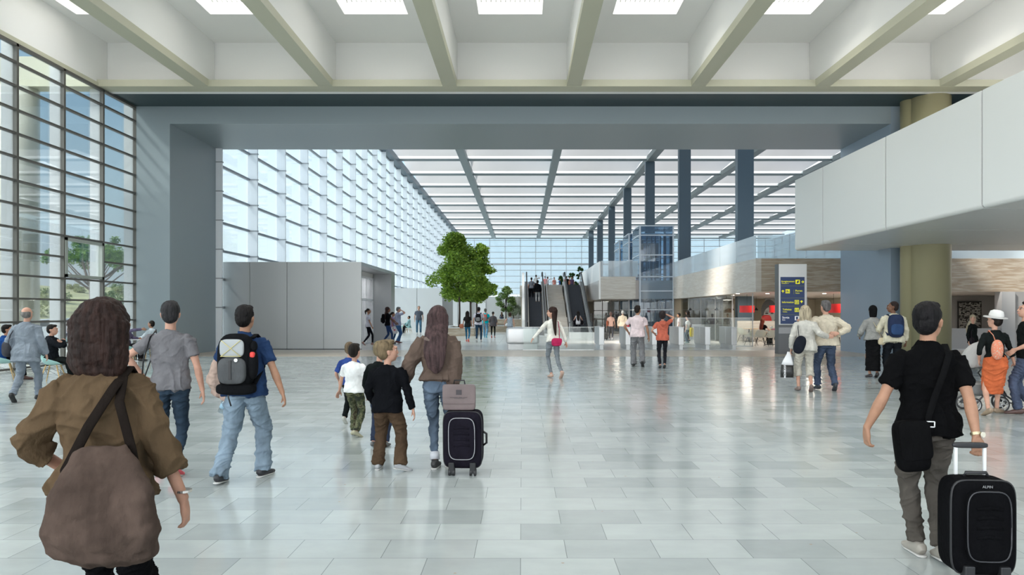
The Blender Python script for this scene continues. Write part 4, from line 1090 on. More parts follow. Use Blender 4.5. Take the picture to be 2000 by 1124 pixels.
def shell_chair(name, label, x, Y, rz, msh, mleg, group, src=None):
    if src: return copy_tree(src, loc=(x, Y, 0), rz=rz, label=label, group=group)
    t = thing(name, label, 'chair', (x, Y, 0), rz, group)
    # shell: seat to back surface with raised sides, facing +y
    prof = [(.22, .43), (.20, .445), (.1, .425), (0, .415), (-.1, .42), (-.17, .45), (-.215, .52), (-.235, .62), (-.25, .72), (-.255, .80)]
    wid = [.20, .225, .235, .235, .235, .24, .245, .24, .215, .14]
    rise = [.0, .05, .13, .19, .22, .24, .19, .10, .04, .0]
    vs, fs = [], []; nu = 14
    for (y, z), w_, r_ in zip(prof, wid, rise):
        for i in range(nu + 1):
            u = -1 + 2 * i / nu; e = abs(u) ** 3
            back = z > .5
            vs.append((u * w_ * (1 + .06 * e), y + (r_ * e * .9 if back else 0), z + (0 if back and r_ < .12 else r_ * e * .75)))
    for j in range(len(prof) - 1):
        for i in range(nu): q = j * (nu + 1) + i; fs.append((q, q + 1, q + nu + 2, q + nu + 1))
    o = MB().add(vs, fs).build('seat_shell', msh, t, smooth=True)
    sd_ = o.modifiers.new('t', 'SOLIDIFY'); sd_.thickness = .012; ss = o.modifiers.new('s', 'SUBSURF'); ss.levels = 1; ss.render_levels = 1
    for sx in (-1, 1):
        for sy in (-1, 1):
            MB().cyl((sx * .13, sy * .11, .41), (sx * .24, sy * .22, 0), .015, 10, .010).build('leg', mleg, t)
    m = MB()
    for a, b in (((-.15, -.13, .34), (.2, -.18, .16)), ((.15, -.13, .34), (-.2, -.18, .16)), ((-.15, .13, .34), (.2, .18, .16)), ((.15, .13, .34), (-.2, .18, .16)), ((-.15, -.13, .34), (-.2, .18, .16)), ((.15, -.13, .34), (.2, .18, .16))):
        m.tube([a, b], .004, 5)
    m.build('wire_brace', M_BLACK, t)
    return t
M_TEAL = mat('pale teal shell', (.40, .66, .64), rough=.4); M_WOOD = mat('light oak', (.58, .38, .16), rough=.5); M_CRM = mat('cream shell', (.58, .55, .46), rough=.5)

# ================================================================== the near crowd
# gray t-shirt man with a striped bag
def ex(p):
    k = p['k']; S = p['S']
    MB().strap([S(.30, -.15, -.13), S(.45, -.13, -.11), S(.53, -.125, -.01), S(.44, -.13, .11), S(.2, -.19, .08)], .018, .004).build('hidden', M_BLACK, None)
    bpy.data.objects.remove(bpy.data.objects['hidden'])
p = person('man in a grey t-shirt and dark jeans, hand on his hip', 333, 7.4, ty=588, yaw=-12, L=(-.16, .22, 0, 0, -8), R=(.06, -.10, 12, 0, 10), la=(-.27, .06, 1.0), lp=(-1, -.25, .1),
           lh=((.35, .4, -.8), (1, .2, 0)), ra=(.30, .0, .86), head=(-8, -4, 0), top=('tee', (.16, .155, .165)), bottom=('jeans_slim', (.028, .045, .068)), shoes=(.62, .07, .09), hair=('short', hairm((.035, .033, .035))), sk=SKIN_P, det=.0075, armfat=.95, twist=8)
S = p['S']; k = p['k']
w = p['wri'][0]
shoulder_bag(p, 'striped_bag', 'dark bag with red stripes hanging at the grey-shirted man\'s hip', 'bag', S(-.16, -.27, .0), (.07, .13, .24), [S(.02, -.26, -.03), S(.25, -.22, -.10), S(.47, -.16, -.09), S(.53, -.14, .0), S(.4, -.17, .11), S(.1, -.25, .07), S(.02, -.26, .04)],
             dots_mat('red dotted dark cloth', (.05, .05, .07), (.62, .10, .10), 26, .24), n=2.6, sw=.014, ms=M_BLACK)
# backpack man
p = person('man in a navy polo and pale blue jeans carrying a jacket', 478, 7.25, ty=596, yaw=2, L=(-.17, -.20, 6, 0, -4), R=(.12, .16, 0, 0, 12), la=(-.26, .18, .90), lp=(-1, -.5, 0), lh=((-.3, .5, -.9), (1, 0, 0)), curl=(.8, .8),
           ra=(.40, -.02, .86), top=('polo', (.02, .042, .105)), bottom=('jeans_wide', (.20, .26, .32)), shoes=(.03, .03, .035), hair=('short', hairm((.012, .010, .010))), sk=SKIN_T, det=.0075, fat=1.12)
backpack(p, 'large black and grey hiking backpack with yellow cord on the man in pale jeans', (.018, .019, .022), (.085, .088, .092), 1.18, True)
S = p['S']; e = p['elb'][0]; w = p['wri'][0]
t = held(p, 'folded_jacket', 'tan jacket draped over the backpacker\'s arm', 'jacket', tuple(w + V((0, 0, -.1))))
MB().loft([e + V((.05, .0, .12)), e + V((.02, -.02, 0)), e * .5 + w * .5 + V((-.03, -.02, -.02)), w + V((-.07, .0, .0)), w + V((-.12, .0, -.07))], [(.05, .06), (.085, .08), (.12, .09), (.10, .08), (.05, .05)], seg=18).loft(
    [w + V((.07, -.02, .12)), w + V((.06, -.03, .0)), w + V((.0, -.03, -.12))], [(.09, .05), (.10, .05), (.07, .03)], seg=16).build('cloth', fab((.42, .31, .26), 'jacket'), t, voxel=.008, disp=((.12, .04), (.04, .02)))
t = held(p, 'water_bottle', 'clear plastic water bottle held under the tan jacket', 'bottle', tuple(w + V((-.08, .08, -.2))))
a = w + V((-.02, .06, -.07)); b_ = w + V((-.10, .08, -.25))
MB().loft([a, a * .85 + b_ * .15, a * .7 + b_ * .3, b_], [.012, .014, .032, .032], seg=16).build('bottle_body', glass('bottle plastic', tint=(.8, .88, .92), refl=.3), t, smooth=True)
MB().loft([a * .5 + b_ * .5, a * .25 + b_ * .75], [.033, .033], seg=16).build('wrapper', mat('blue wrapper', (.35, .55, .7)), t, smooth=True)
MB().cyl(a + V((.004, 0, .012)), a, .013).build('bottle_cap', mat('white cap', (.8, .8, .8)), t)
# boys
person('boy in a blue t-shirt and black trousers, tallest at the back of the four', 683, 10.9, ty=668, yaw=12, kid=1.22, L=(-.08, -.1, 35, 0, 0), R=(.09, .14, 0, 0, 0), la=(-.30, .1, .93), ra=(.25, 0, .85), top=('tee', (.03, .06, .22)), bottom=('regular', (.02, .025, .025)), shoes=(.5, .5, .45), hair=('crop', hairm((.17, .12, .075))), sk=SKIN_P, det=.010, sleeve=.9)
person('boy in a white t-shirt and camouflage trousers', 692, 9.75, ty=671, yaw=14, kid=1.22, L=(-.08, .12, 0, 0, 0), R=(.09, -.10, 22, 0, 25), la=(-.38, .1, .85), lp=(-1, -.6, 0), lh=((-.5, .2, -.8), (.7, -.3, 0)), ra=(.22, .1, .85), top=('tee', (.78, .78, .77)), bottom=('regular', (.06, .07, .04)), botmat=camo_mat(), shoes=(.42, .40, .28), hair=('short', hairm((.02, .015, .012))), sk=SKIN_P, det=.009, sleeve=.75, fat=1.1)
person('fair-haired boy in black almost hidden behind the boy in the black jumper', 741, 9.0, ty=666, yaw=10, kid=1.2, la=(-.26, .15, .9), top=('long', (.02, .022, .025)), bottom=('regular', (.03, .04, .07)), shoes=(.1, .1, .1), hair=('crop', hairm((.25, .19, .11))), sk=SKIN_P, det=.011)
person('boy in a black knitted jumper and brown trousers looking right', 757, 7.68, ty=664, yaw=6, kid=1.2, head=(58, -6, 0), L=(-.15, .05, 0, 0, -4), R=(.20, -.06, 14, 0, 55), la=(-.24, .16, .92), ra=(.36, .0, .86), top=('long', (.013, .014, .018)), bottom=('wide', (.075, .048, .030)), shoes=(.42, .42, .43), hair=('boy', hairm((.20, .145, .085))), sk=SKIN_P, det=.0075, face=True, fat=1.22, armfat=1.2, hem=-.12)
# woman with brown jacket
p = person('woman with long brown hair in a brown padded jacket and cuffed jeans', 856, 7.75, ty=598, yaw=4, sex='f', L=(-.04, .02, 0, 0, 0), R=(.10, .14, 0, 0, 6), la=(-.36, .05, .92), ra=(.16, -.05, .84), rp=(1, -.3, 0), rh=((0, -.05, -1), (-.9, -.2, 0)), curl=(.35, 1.1),
           top=('puffer', (.115, .082, .066)), bottom=('jeans_slim', (.10, .135, .185)), shoes=(.03, .03, .03), hair=('long', hairm((.075, .045, .045))), sk=SKIN_P, det=.0075, hem=.02, armfat=1.1, fat=1.05, hairback=.075)
S = p['S']; k = p['k']; A = p['ank']
for i in (0, 1):
    kn = p['kne'][i]; a = A[i]
    MB().loft([a * .78 + kn * .22, a * .97 + kn * .03], [(.052 * k, .055 * k), (.053 * k, .056 * k)], seg=18).build('jean_cuff', mat('pale cuff', (.55, .56, .60), rough=.8), p['obj'], smooth=True)
MB().loft([S(.40, -.02, -.12), S(.45, 0, -.16), S(.50, 0, -.12), S(.52, 0, -.05)], [(.09, .02), (.13, .05), (.12, .06), (.10, .05)], seg=18).build('hood', fab((.15, .115, .10), 'hood'), p['obj'], voxel=.008, disp=((.05, .02),))
w = p['wri'][1]
MB().cyl(w + V((0, 0, .012)), w + V((0, 0, -.006)), .031, 20).build('watch', mat('watch steel', (.6, .6, .58), metal=.8, rough=.3), p['obj'])
sc1 = suitcase('soft dark purple rolling suitcase under the mauve tote', wx(906, 7.55), 7.55, .40, .585, .24, 3, fab((.028, .024, .038), 'case'), mat('zip grey', (.3, .3, .32)), rz=-.06)
t = thing('tote_bag', 'mauve briefcase tote resting on top of the dark purple suitcase', 'bag', (wx(898, 7.55), 7.50, .67))
M_MAUVE = mat('mauve bag cloth', (.16, .12, .118), rough=.6, bump=.2, var=.1)
MB().rbox((0, 0, .11), (.165, .055, .125), n=10).build('bag_body', M_MAUVE, t, smooth=True)
fl = MB().rbox((0, -.052, .15), (.166, .012, .10), n=10).build('flap', M_MAUVE, t, smooth=True)
MB().tube([(-.06, 0, .22), (-.05, 0, .285), (.05, 0, .285), (.06, 0, .22)], .008).build('handle', M_BLACK, t, smooth=True)
q = MB().box(-.028, .028, -.068, -.064, .145, .195).build('emblem', mat('emblem dark', (.05, .04, .045)), fl)
q = MB(); q.box(-.09, -.01, -.068, -.065, .117, .120).box(.0, .035, -.068, -.065, .117, .121).box(.045, .085, -.068, -.065, .117, .120).box(-.05, .06, -.068, -.065, .108, .110)
q.build('print', mat('emblem dark', (.05, .04, .045)), fl)

# black polo man with case, right
p = person('man in a black polo and grey trousers with a shoulder bag', 1812, 4.9, ty=590, yaw=8, head=(38, -2, 0), L=(-.02, .12, 0, 0, -4), R=(.08, -.03, 8, 0, 8), la=(-.39, .02, .89), lp=(-.15, -1, 0), lh=((.05, .1, -1), (1, .2, 0)), ra=(.215, -.22, .875), rp=(.5, -.5, 0), rh=((0.02, -.15, -1), (-.2, .95, 0)), curl=(.7, 1.3),
           top=('polo', (.007, .007, .008)), bottom=('regular', (.085, .075, .065)), shoes=(.35, .32, .28), hair=('short', hairm((.008, .007, .008))), sk=SKIN_T, det=.0062, hem=-.07, face=True)
S = p['S']; k = p['k']
w = p['wri'][1]; d = (w - p['elb'][1]).normalized()
MB().cyl(w - d * .028, w - d * .010, .032, 24).build('watch_band', mat('gold band', (.55, .45, .28), metal=.8, rough=.3), p['obj'])
MB().cyl(w - d * .02 + V((.025, -.03, 0)), w - d * .02 + V((.03, -.038, 0)), .017, 20).build('watch_face', mat('watch dial', (.7, .66, .55)), p['obj'])
t = held(p, 'messenger_bag', 'black messenger bag slung across the black polo man', 'bag', tuple(S(-.36, -.16, -.14)))
MB().rbox(S(-.13, -.16, -.15), (.105 * k, .055, .17 * k), n=5, M=Matrix.Rotation(-.12, 3, 'Y')).build('bag_body', fab((.008, .008, .009), 'bagblk'), t, smooth=True)
MB().rbox(S(-.09, -.15, -.20), (.10 * k, .012, .13 * k), n=6, M=Matrix.Rotation(-.12, 3, 'Y')).build('flap', fab((.010, .010, .011), 'bagblk2'), t, smooth=True)
MB().strap([S(-.03, -.06, -.19), S(.06, -.055, -.155), S(.2, -.015, -.155), S(.36, .05, -.135), S(.47, .09, -.11), S(.54, .10, -.02), S(.47, .08, .09), S(.2, -.08, .15)], .021, .004).build('strap', fab((.011, .011, .012), 'bagstrap'), t, smooth=True)
b_ = S(.02, -.055, -.185)
m = MB()
for a1, a2 in (((-.024, -.017), (.024, -.017)), ((.024, -.017), (.024, .017)), ((.024, .017), (-.024, .017)), ((-.024, .017), (-.024, -.017))): m.tube([b_ + V((a1[0], -.006, a1[1])), b_ + V((a2[0], -.006, a2[1]))], .004, 6)
m.build('buckle', mat('polished rod', (.7, .7, .7)), t, smooth=True)
# his suitcase
t = suitcase('large black upright suitcase with chrome handle rods', wx(1906, 4.5), 4.5, .375, .575, .25, 0, fab((.009, .009, .011), 'caseblk'), mat('zip dark', (.03, .03, .035), rough=.3), rz=-.08, handle_h=.18)
o = text_mesh('ALPIN', .022, mat('grey print', (.25, .25, .26)), t, center=True); o.location = (0, -.132, .605); o.rotation_euler = (PI / 2, 0, 0)

# foreground woman
p = person('woman seen from behind with dark hair and a brown shirt jacket', 203, 3.15, ty=584, yaw=-4, sex='f', L=(-.1, .15, 0, 0, 0), R=(.1, -.1, 10, 0, 0), la=(-.20, .12, .98), lp=(-.8, -.5, -.4), lh=((.8, .3, -.3), (0, 1, 0)), ra=(.36, .04, .79), rp=(.2, -1, 0), rh=((.1, .1, -1), (-.9, 0, 0)), curl=(.4, .6),
           top=('jacket', (.10, .066, .038)), bottom=('regular', (.008, .008, .010)), shoes=(.03, .02, .02), hair=('bob', hairm((.028, .014, .011))), sk=skin((.42, .22, .15)), det=.0062, hem=-.02, sleeve=1.45, armfat=.95, fat=1.0, hscale=1.2, folds=1.6)
S = p['S']; k = p['k']
t = held(p, 'slouch_bag', 'big slouchy taupe bag on the brown-jacketed woman\'s back', 'bag', tuple(S(-.30, .07, -.24)))
MB().loft([S(.22, .08, -.19), S(.14, .09, -.21), S(.0, .10, -.235), S(-.12, .10, -.24), S(-.22, .095, -.22), S(-.255, .09, -.2)], [(.10, .025), (.15, .05), (.20, .075), (.235, .085), (.21, .07), (.15, .04)], side=(1, 0, 0), seg=28, n=2.6).build('bag_body', fab((.075, .052, .042), 'slouch', var=.3), t, voxel=.009, disp=((.2, .05), (.06, .02)))
MB().strap([S(.0, -.05, -.2), S(.12, -.06, -.2), S(.3, .02, -.175), S(.46, .10, -.125), S(.54, .12, -.02), S(.45, .11, .11)], .022, .006).build('strap', fab((.03, .022, .018), 'slstrap'), t, smooth=True)
MB().strap([S(.05, .22, -.16), S(.2, .19, -.16), S(.40, .13, -.14), S(.5, .12, -.08)], .02, .006).build('strap', fab((.03, .022, .018), 'slstrap'), t, smooth=True)
w = p['wri'][1]; MB().cyl(w + V((0, 0, .045)), w + V((0, 0, .035)), .034, 20).build('bangle', mat('silver bangle', (.75, .7, .65), metal=.9, rough=.2), p['obj'])
# ================================================================== middle distance crowd
G = lambda p: p
# businessman in grey suit, left
p = person('bald man in a pale grey suit walking away with a dark shoulder bag', 51, 13.6, ty=600, yaw=-6, lean=2, L=(-.12, -.22, 38, .0, -4), R=(.11, .2, 0, 0, 8), la=(-.26, .05, .9), ra=(.30, .10, .88),
           top=('suit', (.20, .23, .27)), bottom=('regular', (.19, .22, .26)), shoes=(.02, .02, .02), hair=('balding', HAIR_G), sk=SKIN_P, det=.010, hem=-.2, fat=1.05)
S = p['S']
shoulder_bag(p, 'shoulder_bag', 'dark grey shoulder bag on the grey-suited man', 'bag', S(.05, -.30, -.02), (.075, .14, .15), [S(.05, -.26, -.12), S(.3, -.22, -.12), S(.5, -.14, -.04), S(.4, -.2, .08), S(.1, -.28, .1)], fab((.06, .06, .07), 'bagd'), n=3)
# woman in white top with pink bag
p = person('woman in a white long-sleeved top and grey leggings striding left', 1080, 18.5, ty=600, yaw=-22, sex='f', L=(-.02, .05, 0, 0, 0), R=(.10, -.30, 42, .0, 0), la=(-.46, .18, .98), lp=(-.5, -1, 0), ra=(.30, -.12, .88), head=(-62, 0, 0), lean=3,
           top=('long', (.74, .72, .66)), bottom=('slim', (.19, .21, .23)), shoes=(.50, .34, .27), hair=('long', hairm((.035, .018, .015))), sk=SKIN_P, det=.011, face=True)
S = p['S']
shoulder_bag(p, 'crossbody_bag', 'bright pink crossbody bag on the woman in the white top', 'bag', S(-.05, .02, -.17), (.13, .05, .10), [S(.03, .12, -.12), S(.25, .12, -.13), S(.45, .11, -.10), S(.52, .09, 0), S(.4, .05, .11)], fab((.50, .03, .11), 'pink'), n=3.5, sw=.014, flap=((0, -.04, .03), (.132, .02, .07)))
# pink shirt man
person('stout dark-haired man in a pale pink shirt and grey trousers', 1245, 22.3, ty=597, yaw=6, head=(28, 0, 0), L=(-.10, .10, 0, 0, -4), R=(.13, -.20, 40, 0, 12), la=(-.25, .16, .98), lp=(-1, -.5, 0), ra=(.32, .0, .86), top=('polo', (.70, .58, .60)), bottom=('wide', (.20, .20, .21)), shoes=(.02, .02, .02), hair=('short', HAIR_D), sk=SKIN_T, det=.012, fat=1.12)
# coral woman
p = person('woman in a coral hooded t-shirt shading her eyes with one hand', 1294, 21.6, ty=608, yaw=4, sex='f', head=(20, 0, 0), L=(-.07, .02, 0, 0, 0), R=(.06, -.05, 10, 0, 0), la=(-.22, .20, 1.06), lp=(-.7, -.8, 0), ra=(.13, .10, 1.66), rp=(1, .1, -.3), rh=((-.8, .2, .3), (0, -.3, -.9)),
           top=('tee', (.50, .13, .085)), bottom=('slim', (.045, .045, .055)), shoes=(.02, .02, .02), hair=('curly', hairm((.04, .03, .03))), sk=SKIN_P, det=.011, hem=-.07, fat=1.1)
S = p['S']; MB().loft([S(.34, 0, -.12), S(.42, 0, -.145), S(.5, 0, -.10)], [(.03, .01), (.08, .035), (.09, .04)], seg=14).build('hood', fab((.45, .115, .075), 'coralhood'), p['obj'], voxel=.011)
# couple
p = person('blonde woman in a pale rain jacket and cropped trousers, arm round the man', 1572, 15.3, ty=597, yaw=10, sex='f', L=(-.10, .12, 0, 0, -6), R=(.10, -.12, 28, 0, 6), la=(-.27, .0, .88), ra=(.42, -.08, 1.12), rp=(.2, -.8, -.6), rh=((.9, .1, .1), (0, 1, 0)),
           top=('jacket', (.50, .48, .44)), bottom=('capri', (.47, .44, .38)), shoes=(.22, .16, .14), hair=('bob', HAIR_Y), sk=SKIN_P, det=.010, fat=1.12)
S = p['S']
shoulder_bag(p, 'sling_bag', 'navy sling bag on the blonde woman\'s hip', 'bag', S(.03, -.14, -.20), (.115, .07, .19), [S(.2, -.15, -.18), S(.36, -.16, -.14), S(.5, -.14, -.02), S(.42, -.15, .09), S(.1, -.2, .1)], fab((.035, .04, .06), 'sling'), n=2.4, rot=Matrix.Rotation(.3, 3, 'Y'))
w = p['wri'][0]
t = held(p, 'plastic_bag', 'black and white lettered carrier bag hanging from the blonde woman\'s hand', 'bag', tuple(w + V((-.04, .03, -.62))))
c0 = w + V((-.04, .03, -.07))
MB().loft([c0, c0 - V((0, 0, .06)), c0 - V((.02, 0, .2)), c0 - V((.03, 0, .28))], [(.03, .012), (.045, .02), (.10, .05), (.12, .055)], seg=18, n=2.8).loft([c0 - V((.03, 0, .53)), c0 - V((.03, 0, .55))], [(.13, .05), (.12, .045)], seg=18).build('bag_top', mat('white plastic', (.75, .75, .77), rough=.4), t, smooth=True)
bb = MB().loft([c0 - V((.03, 0, .275)), c0 - V((.035, 0, .42)), c0 - V((.035, 0, .54))], [(.121, .056), (.133, .06), (.131, .052)], seg=18, n=2.8).build('bag_body', mat('black plastic', (.02, .02, .02), rough=.35), t, smooth=True)
o = text_mesh('MONIKAVO', .056, mat('white plastic', (.7, .7, .7)), bb, .002); o.rotation_euler = (PI / 2, -PI / 2, 0)
o.location = c0 + V((-.07, -.068, -.545))
p = person('grey-haired man in a cream jacket and blue jeans embracing the blonde woman', 1613, 15.5, ty=587, yaw=4, head=(-10, 0, 0), L=(-.10, .16, 0, 0, -10), R=(.13, -.14, 26, 0, 10), la=(-.40, .0, 1.36), lp=(-.6, -1, -.4), lh=((-.9, .1, .0), (0, 1, 0)), ra=(.16, -.20, 1.12), rp=(1, -.3, -.3), rh=((-.8, .1, 0), (0, 1, 0)),
           top=('jacket', (.55, .49, .39)), bottom=('jeans', (.05, .068, .11)), shoes=(.035, .04, .05), hair=('short', hairm((.14, .13, .13))), sk=SKIN_P, det=.010, fat=1.1, hem=-.05)
# scarf woman + man with rucksack
p = person('woman in a black headscarf, grey top and long black skirt', 1705, 18.5, ty=597, yaw=4, sex='f', L=(-.07, .0, 0, 0, -8), R=(.09, -.03, 14, 0, 10), la=(-.24, .2, 1.02), top=('loose', (.26, .26, .25)), bottom=('skirt_long', (.018, .018, .02)), shoes=(.04, .03, .03), hair=('scarf', fab((.02, .02, .022), 'scarf')), sk=SKIN_T, det=.012, sleeve=1.95, hem=-.02)
S = p['S']
shoulder_bag(p, 'cream_handbag', 'small cream handbag on the headscarfed woman', 'bag', S(-.04, .15, -.14), (.09, .04, .09), [S(.05, .15, -.13), S(.3, .02, -.15), S(.48, -.06, -.08)], fab((.50, .43, .30), 'creambag'), n=3)
p = person('man in a cream jacket looking left beside the headscarfed woman', 1745, 18.3, ty=589, yaw=12, head=(-75, 0, 0), L=(-.12, .05, 0, 0, -10), R=(.10, .0, 0, 0, 6), la=(-.25, .22, 1.05), lp=(-.5, -1, 0), top=('jacket', (.58, .54, .42)), bottom=('wide', (.03, .035, .045)), shoes=(.25, .2, .18), hair=('crop', hairm((.03, .02, .018))), sk=SKIN_B, det=.011, face=True)
backpack(p, 'navy rucksack with a white tag on the man in the cream jacket', (.025, .035, .075), (.03, .06, .14), 1.12)
# hat woman
p = person('woman in a white hat, black shirt and orange skirt pushing the pram', 1944, 11.8, ty=612, yaw=16, sex='f', L=(-.17, -.22, 20, 0, -20), R=(.10, .26, 0, 0, 50), la=(-.22, .10, .95), ra=(.36, .20, .86), rp=(.5, -1, 0), head=(-40, -8, 0), lean=4,
           top=('three', (.02, .022, .026)), bottom=('skirt_pencil', (.48, .115, .045)), shoes=(.30, .22, .15), hair=('crop', HAIR_D), sk=SKIN_P, det=.009)
hp = p['hp']; HM = p['HM']; hk = p['hk']
mh = MB().loft([hp(0, -.01, .06), hp(0, -.01, .1), hp(0, -.01, .155), hp(0, -.01, .175)], [(.092 * hk, .11 * hk), (.088 * hk, .106 * hk), (.075 * hk, .09 * hk), (.04 * hk, .05 * hk)], side=HM @ V((1, 0, 0)), seg=24)
h = mh.build('hat', mat('white felt', (.62, .61, .60), rough=.8), p['obj'], smooth=True)
o = MB().loft([hp(0, .0, .052), hp(0, .0, .068)], [(.15 * hk, .17 * hk), (.145 * hk, .165 * hk)], side=HM @ V((1, 0, 0)), seg=28).build('brim', mat('grey brim', (.42, .41, .40), rough=.8), None, smooth=True); o.parent = h
S = p['S']
shoulder_bag(p, 'orange_handbag', 'orange shoulder bag with a studded side on the woman in the hat', 'bag', S(.19, -.02, -.18), (.085, .06, .16), [S(.3, -.03, -.16), S(.44, -.06, -.12), S(.53, -.09, -.02), S(.45, -.10, .08)], dots_mat('studded orange leather', (.60, .20, .12), (.45, .42, .33), 42, .3), n=2.2)
# man at the right edge
p = person('bespectacled man in a black t-shirt and jeans at the right edge', 2003, 11.9, ty=590, yaw=-62, head=(-10, -14, 0), L=(-.1, .1, 0, 0, 0), R=(.1, -.1, 10, 0, 0), la=(-.25, .16, 1.02), top=('tee', (.022, .024, .028)), bottom=('jeans', (.06, .075, .12)), shoes=(.08, .04, .035), hair=('short', hairm((.03, .022, .018))), sk=SKIN_P, det=.009, face=True)
hp = p['hp']; hk = p['hk']; m = MB()
for sx in (-1, 1):
    m.tube([hp(sx * .03 + .02 * math.cos(a), .094, .012 + .014 * math.sin(a)) for a in [2 * PI * q / 14 for q in range(15)]], .0022, 5); m.tube([hp(sx * .05, .094, .014), hp(sx * .078, .0, .012)], .002, 5)
m.tube([hp(-.01, .1, .014), hp(.01, .1, .014)], .002, 5); m.build('glasses', M_BLACK, p['obj'])
# blonde woman behind
p = person('woman with long blonde hair in a black cardigan by the grey wall', 1900, 22.0, ty=615, yaw=150, sex='f', head=(60, 0, 0), top=('long', (.02, .02, .024)), bottom=('jeans', (.03, .05, .10)), shoes=(.03, .03, .03), hair=('straight', HAIR_Y), sk=SKIN_P, det=.011, hem=-.12, face=True)
shoulder_bag(p, 'handbag', 'dark handbag beside the long-haired blonde woman', 'bag', p['S'](-.05, .2, .08), (.09, .05, .11), [p['S'](.05, .2, .06), p['S'](.48, .1, 0)], fab((.05, .04, .05), 'hb'), n=3)

# pram
def pram():
    X, Y = wx(1932, 12.35), 12.35
    t = thing('pram', 'grey and white pram with a hooded carrycot and a storage bag below', 'pram', (X, Y, 0), 0)
    M_TY = mat('tyre', (.04, .04, .042), rough=.6); M_RIM = mat('silver rim', (.6, .6, .6), metal=.6, rough=.3)
    def u(px): return wx(px, Y) - X
    def q(py): return wz(py, Y)
    for i, (px, yo, r) in enumerate(((1890, -.2, .115), (1935, -.28, .135), (1975, -.22, .135), (1969, .24, .135), (1895, .22, .115))):
        cz = r; c = V((u(px), yo, cz)); wm = MB()
        pts = [c + V((r * .88 * math.cos(a), 0, r * .88 * math.sin(a))) for a in [2 * PI * k / 24 for k in range(25)]]
        o = wm.loft(pts, [(.02, .016)] * 25, side=(0, 1, 0), seg=10, cap=False).build('wheel', M_TY, t, smooth=True)
        m = MB().cyl(c + V((0, -.022, 0)), c + V((0, .022, 0)), .02, 12)
        for k in range(5):
            a = 2 * PI * k / 5; m.cyl(c, c + V((r * .8 * math.cos(a), 0, r * .8 * math.sin(a))), .008, 6)
        pts = [c + V((r * .76 * math.cos(a), 0, r * .76 * math.sin(a))) for a in [2 * PI * k / 24 for k in range(25)]]
        m.loft(pts, [(.014, .006)] * 25, side=(0, 1, 0), seg=6, cap=False)
        r_ = m.build('rim', M_RIM, None, smooth=True); r_.parent = o
    m = MB()
    for y in (-.2, .2):
        m.tube([(u(1890), y, .12), (u(1905), y, .26), (u(1945), y, .30), (u(1972), y, .14)], .016)
        m.tube([(u(1950), y, .28), (u(1925), y, .62), (u(1950), y, .86), (u(1975), y, .98)], .014)
    m.tube([(u(1975), -.2, .98), (u(1975), .2, .98)], .018); m.tube([(u(1890), -.2, .12), (u(1890), .22, .12)], .012); m.tube([(u(1972), -.22, .13), (u(1972), .24, .13)], .012)
    m.build('chassis', mat('dark chassis', (.06, .06, .065), rough=.35), t, smooth=True)
    MB().rbox((u(1910), 0, .36), (.17, .18, .11), n=3.2).build('storage_bag', fab((.20, .20, .20), 'prambag'), t, smooth=True)
    MB().rbox((u(1910), 0, .455), (.165, .175, .03), n=3).build('storage_lid', fab((.33, .32, .31), 'pramlid'), t, smooth=True)
    MB().loft([(u(1906), 0, .84), (u(1920), 0, .80), (u(1938), 0, .74), (u(1950), 0, .70)], [(.06, .16), (.11, .19), (.12, .19), (.05, .15)], side=(0, 0, 1), seg=20, n=3).build('seat_tub', mat('tub dark', (.05, .05, .055), rough=.4), t, smooth=True)
    # hood: quarter of a sphere
    vs, fs = [], []; nu, nv = 16, 10
    cx, cz, R_ = u(1921), .78, .36
    for j in range(nv + 1):
        a = math.radians(62 + 128 * j / nv)
        for i in range(nu + 1):
            b = PI * i / nu
            vs.append((cx + R_ * 1.0 * math.cos(a) * math.sin(b) ** .5, .21 * -math.cos(b), cz + R_ * 1.06 * math.sin(a) * math.sin(b) ** .5))
    for j in range(nv):
        for i in range(nu): k = j * (nu + 1) + i; fs.append((k, k + 1, k + nu + 2, k + nu + 1))
    o = MB().add(vs, fs).build('hood', fab((.38, .37, .365), 'pramhood', var=.06), t, smooth=True); s_ = o.modifiers.new('t', 'SOLIDIFY'); s_.thickness = .012
    MB().cyl((u(1916), -.20, .76), (u(1916), -.225, .76), .04, 20).build('hub_ring', M_RIM, t)
    MB().rbox((u(1978), 0, 1.0), (.02, .22, .02), n=3).build('handlebar', M_BLACK, t, smooth=True)
pram()

# ================================================================== seated people and teal chairs at the left
def sit(label, px, Y, yaw, **kw):
    d = dict(ph=.565, H=1.72, L=(-.10, .46, 0, 0, 0), R=(.10, .48, 0, 0, 0), la=(-.16, .34, .66), ra=(.16, .34, .66), det=.013)
    d.update(kw); k0 = d['H'] / 1.75
    return person(label, px, Y, yaw=yaw, **d)
ch0 = shell_chair('shell_chair', 'teal shell chair with oak legs under the seated young man in the dark suit', wx(104, 17.3), 17.3, math.radians(-75), M_TEAL, M_WOOD, 'teal shell chairs')
def fit(x): return x
sit('young man in a black suit seated with folded arms near the glass', 100, 17.35, 80, head=(-2, 4, 0), la=(.10, .26, .98), lp=(-1, -.2, -.4), ra=(-.06, .24, 1.0), rp=(1, -.2, -.4), top=('suit', (.03, .038, .042)), bottom=('regular', (.02, .022, .026)), shoes=(.02, .02, .02), hair=('short', HAIR_D), sk=SKIN_P, face=True, hem=-.04, det=.011)
copy_tree(ch0, loc=(wx(8, 17.8), 17.8, 0), rz=math.radians(-60), label='teal shell chair holding the seated figure in a blue hooded top', group='teal shell chairs')
sit('seated figure in a royal blue hooded top at the left edge', 2, 17.8, 58, top=('jacket', (.015, .06, .22)), bottom=('regular', (.012, .012, .014)), shoes=(.06, .02, .015), hair=('short', HAIR_D), lean=12, hem=-.04)
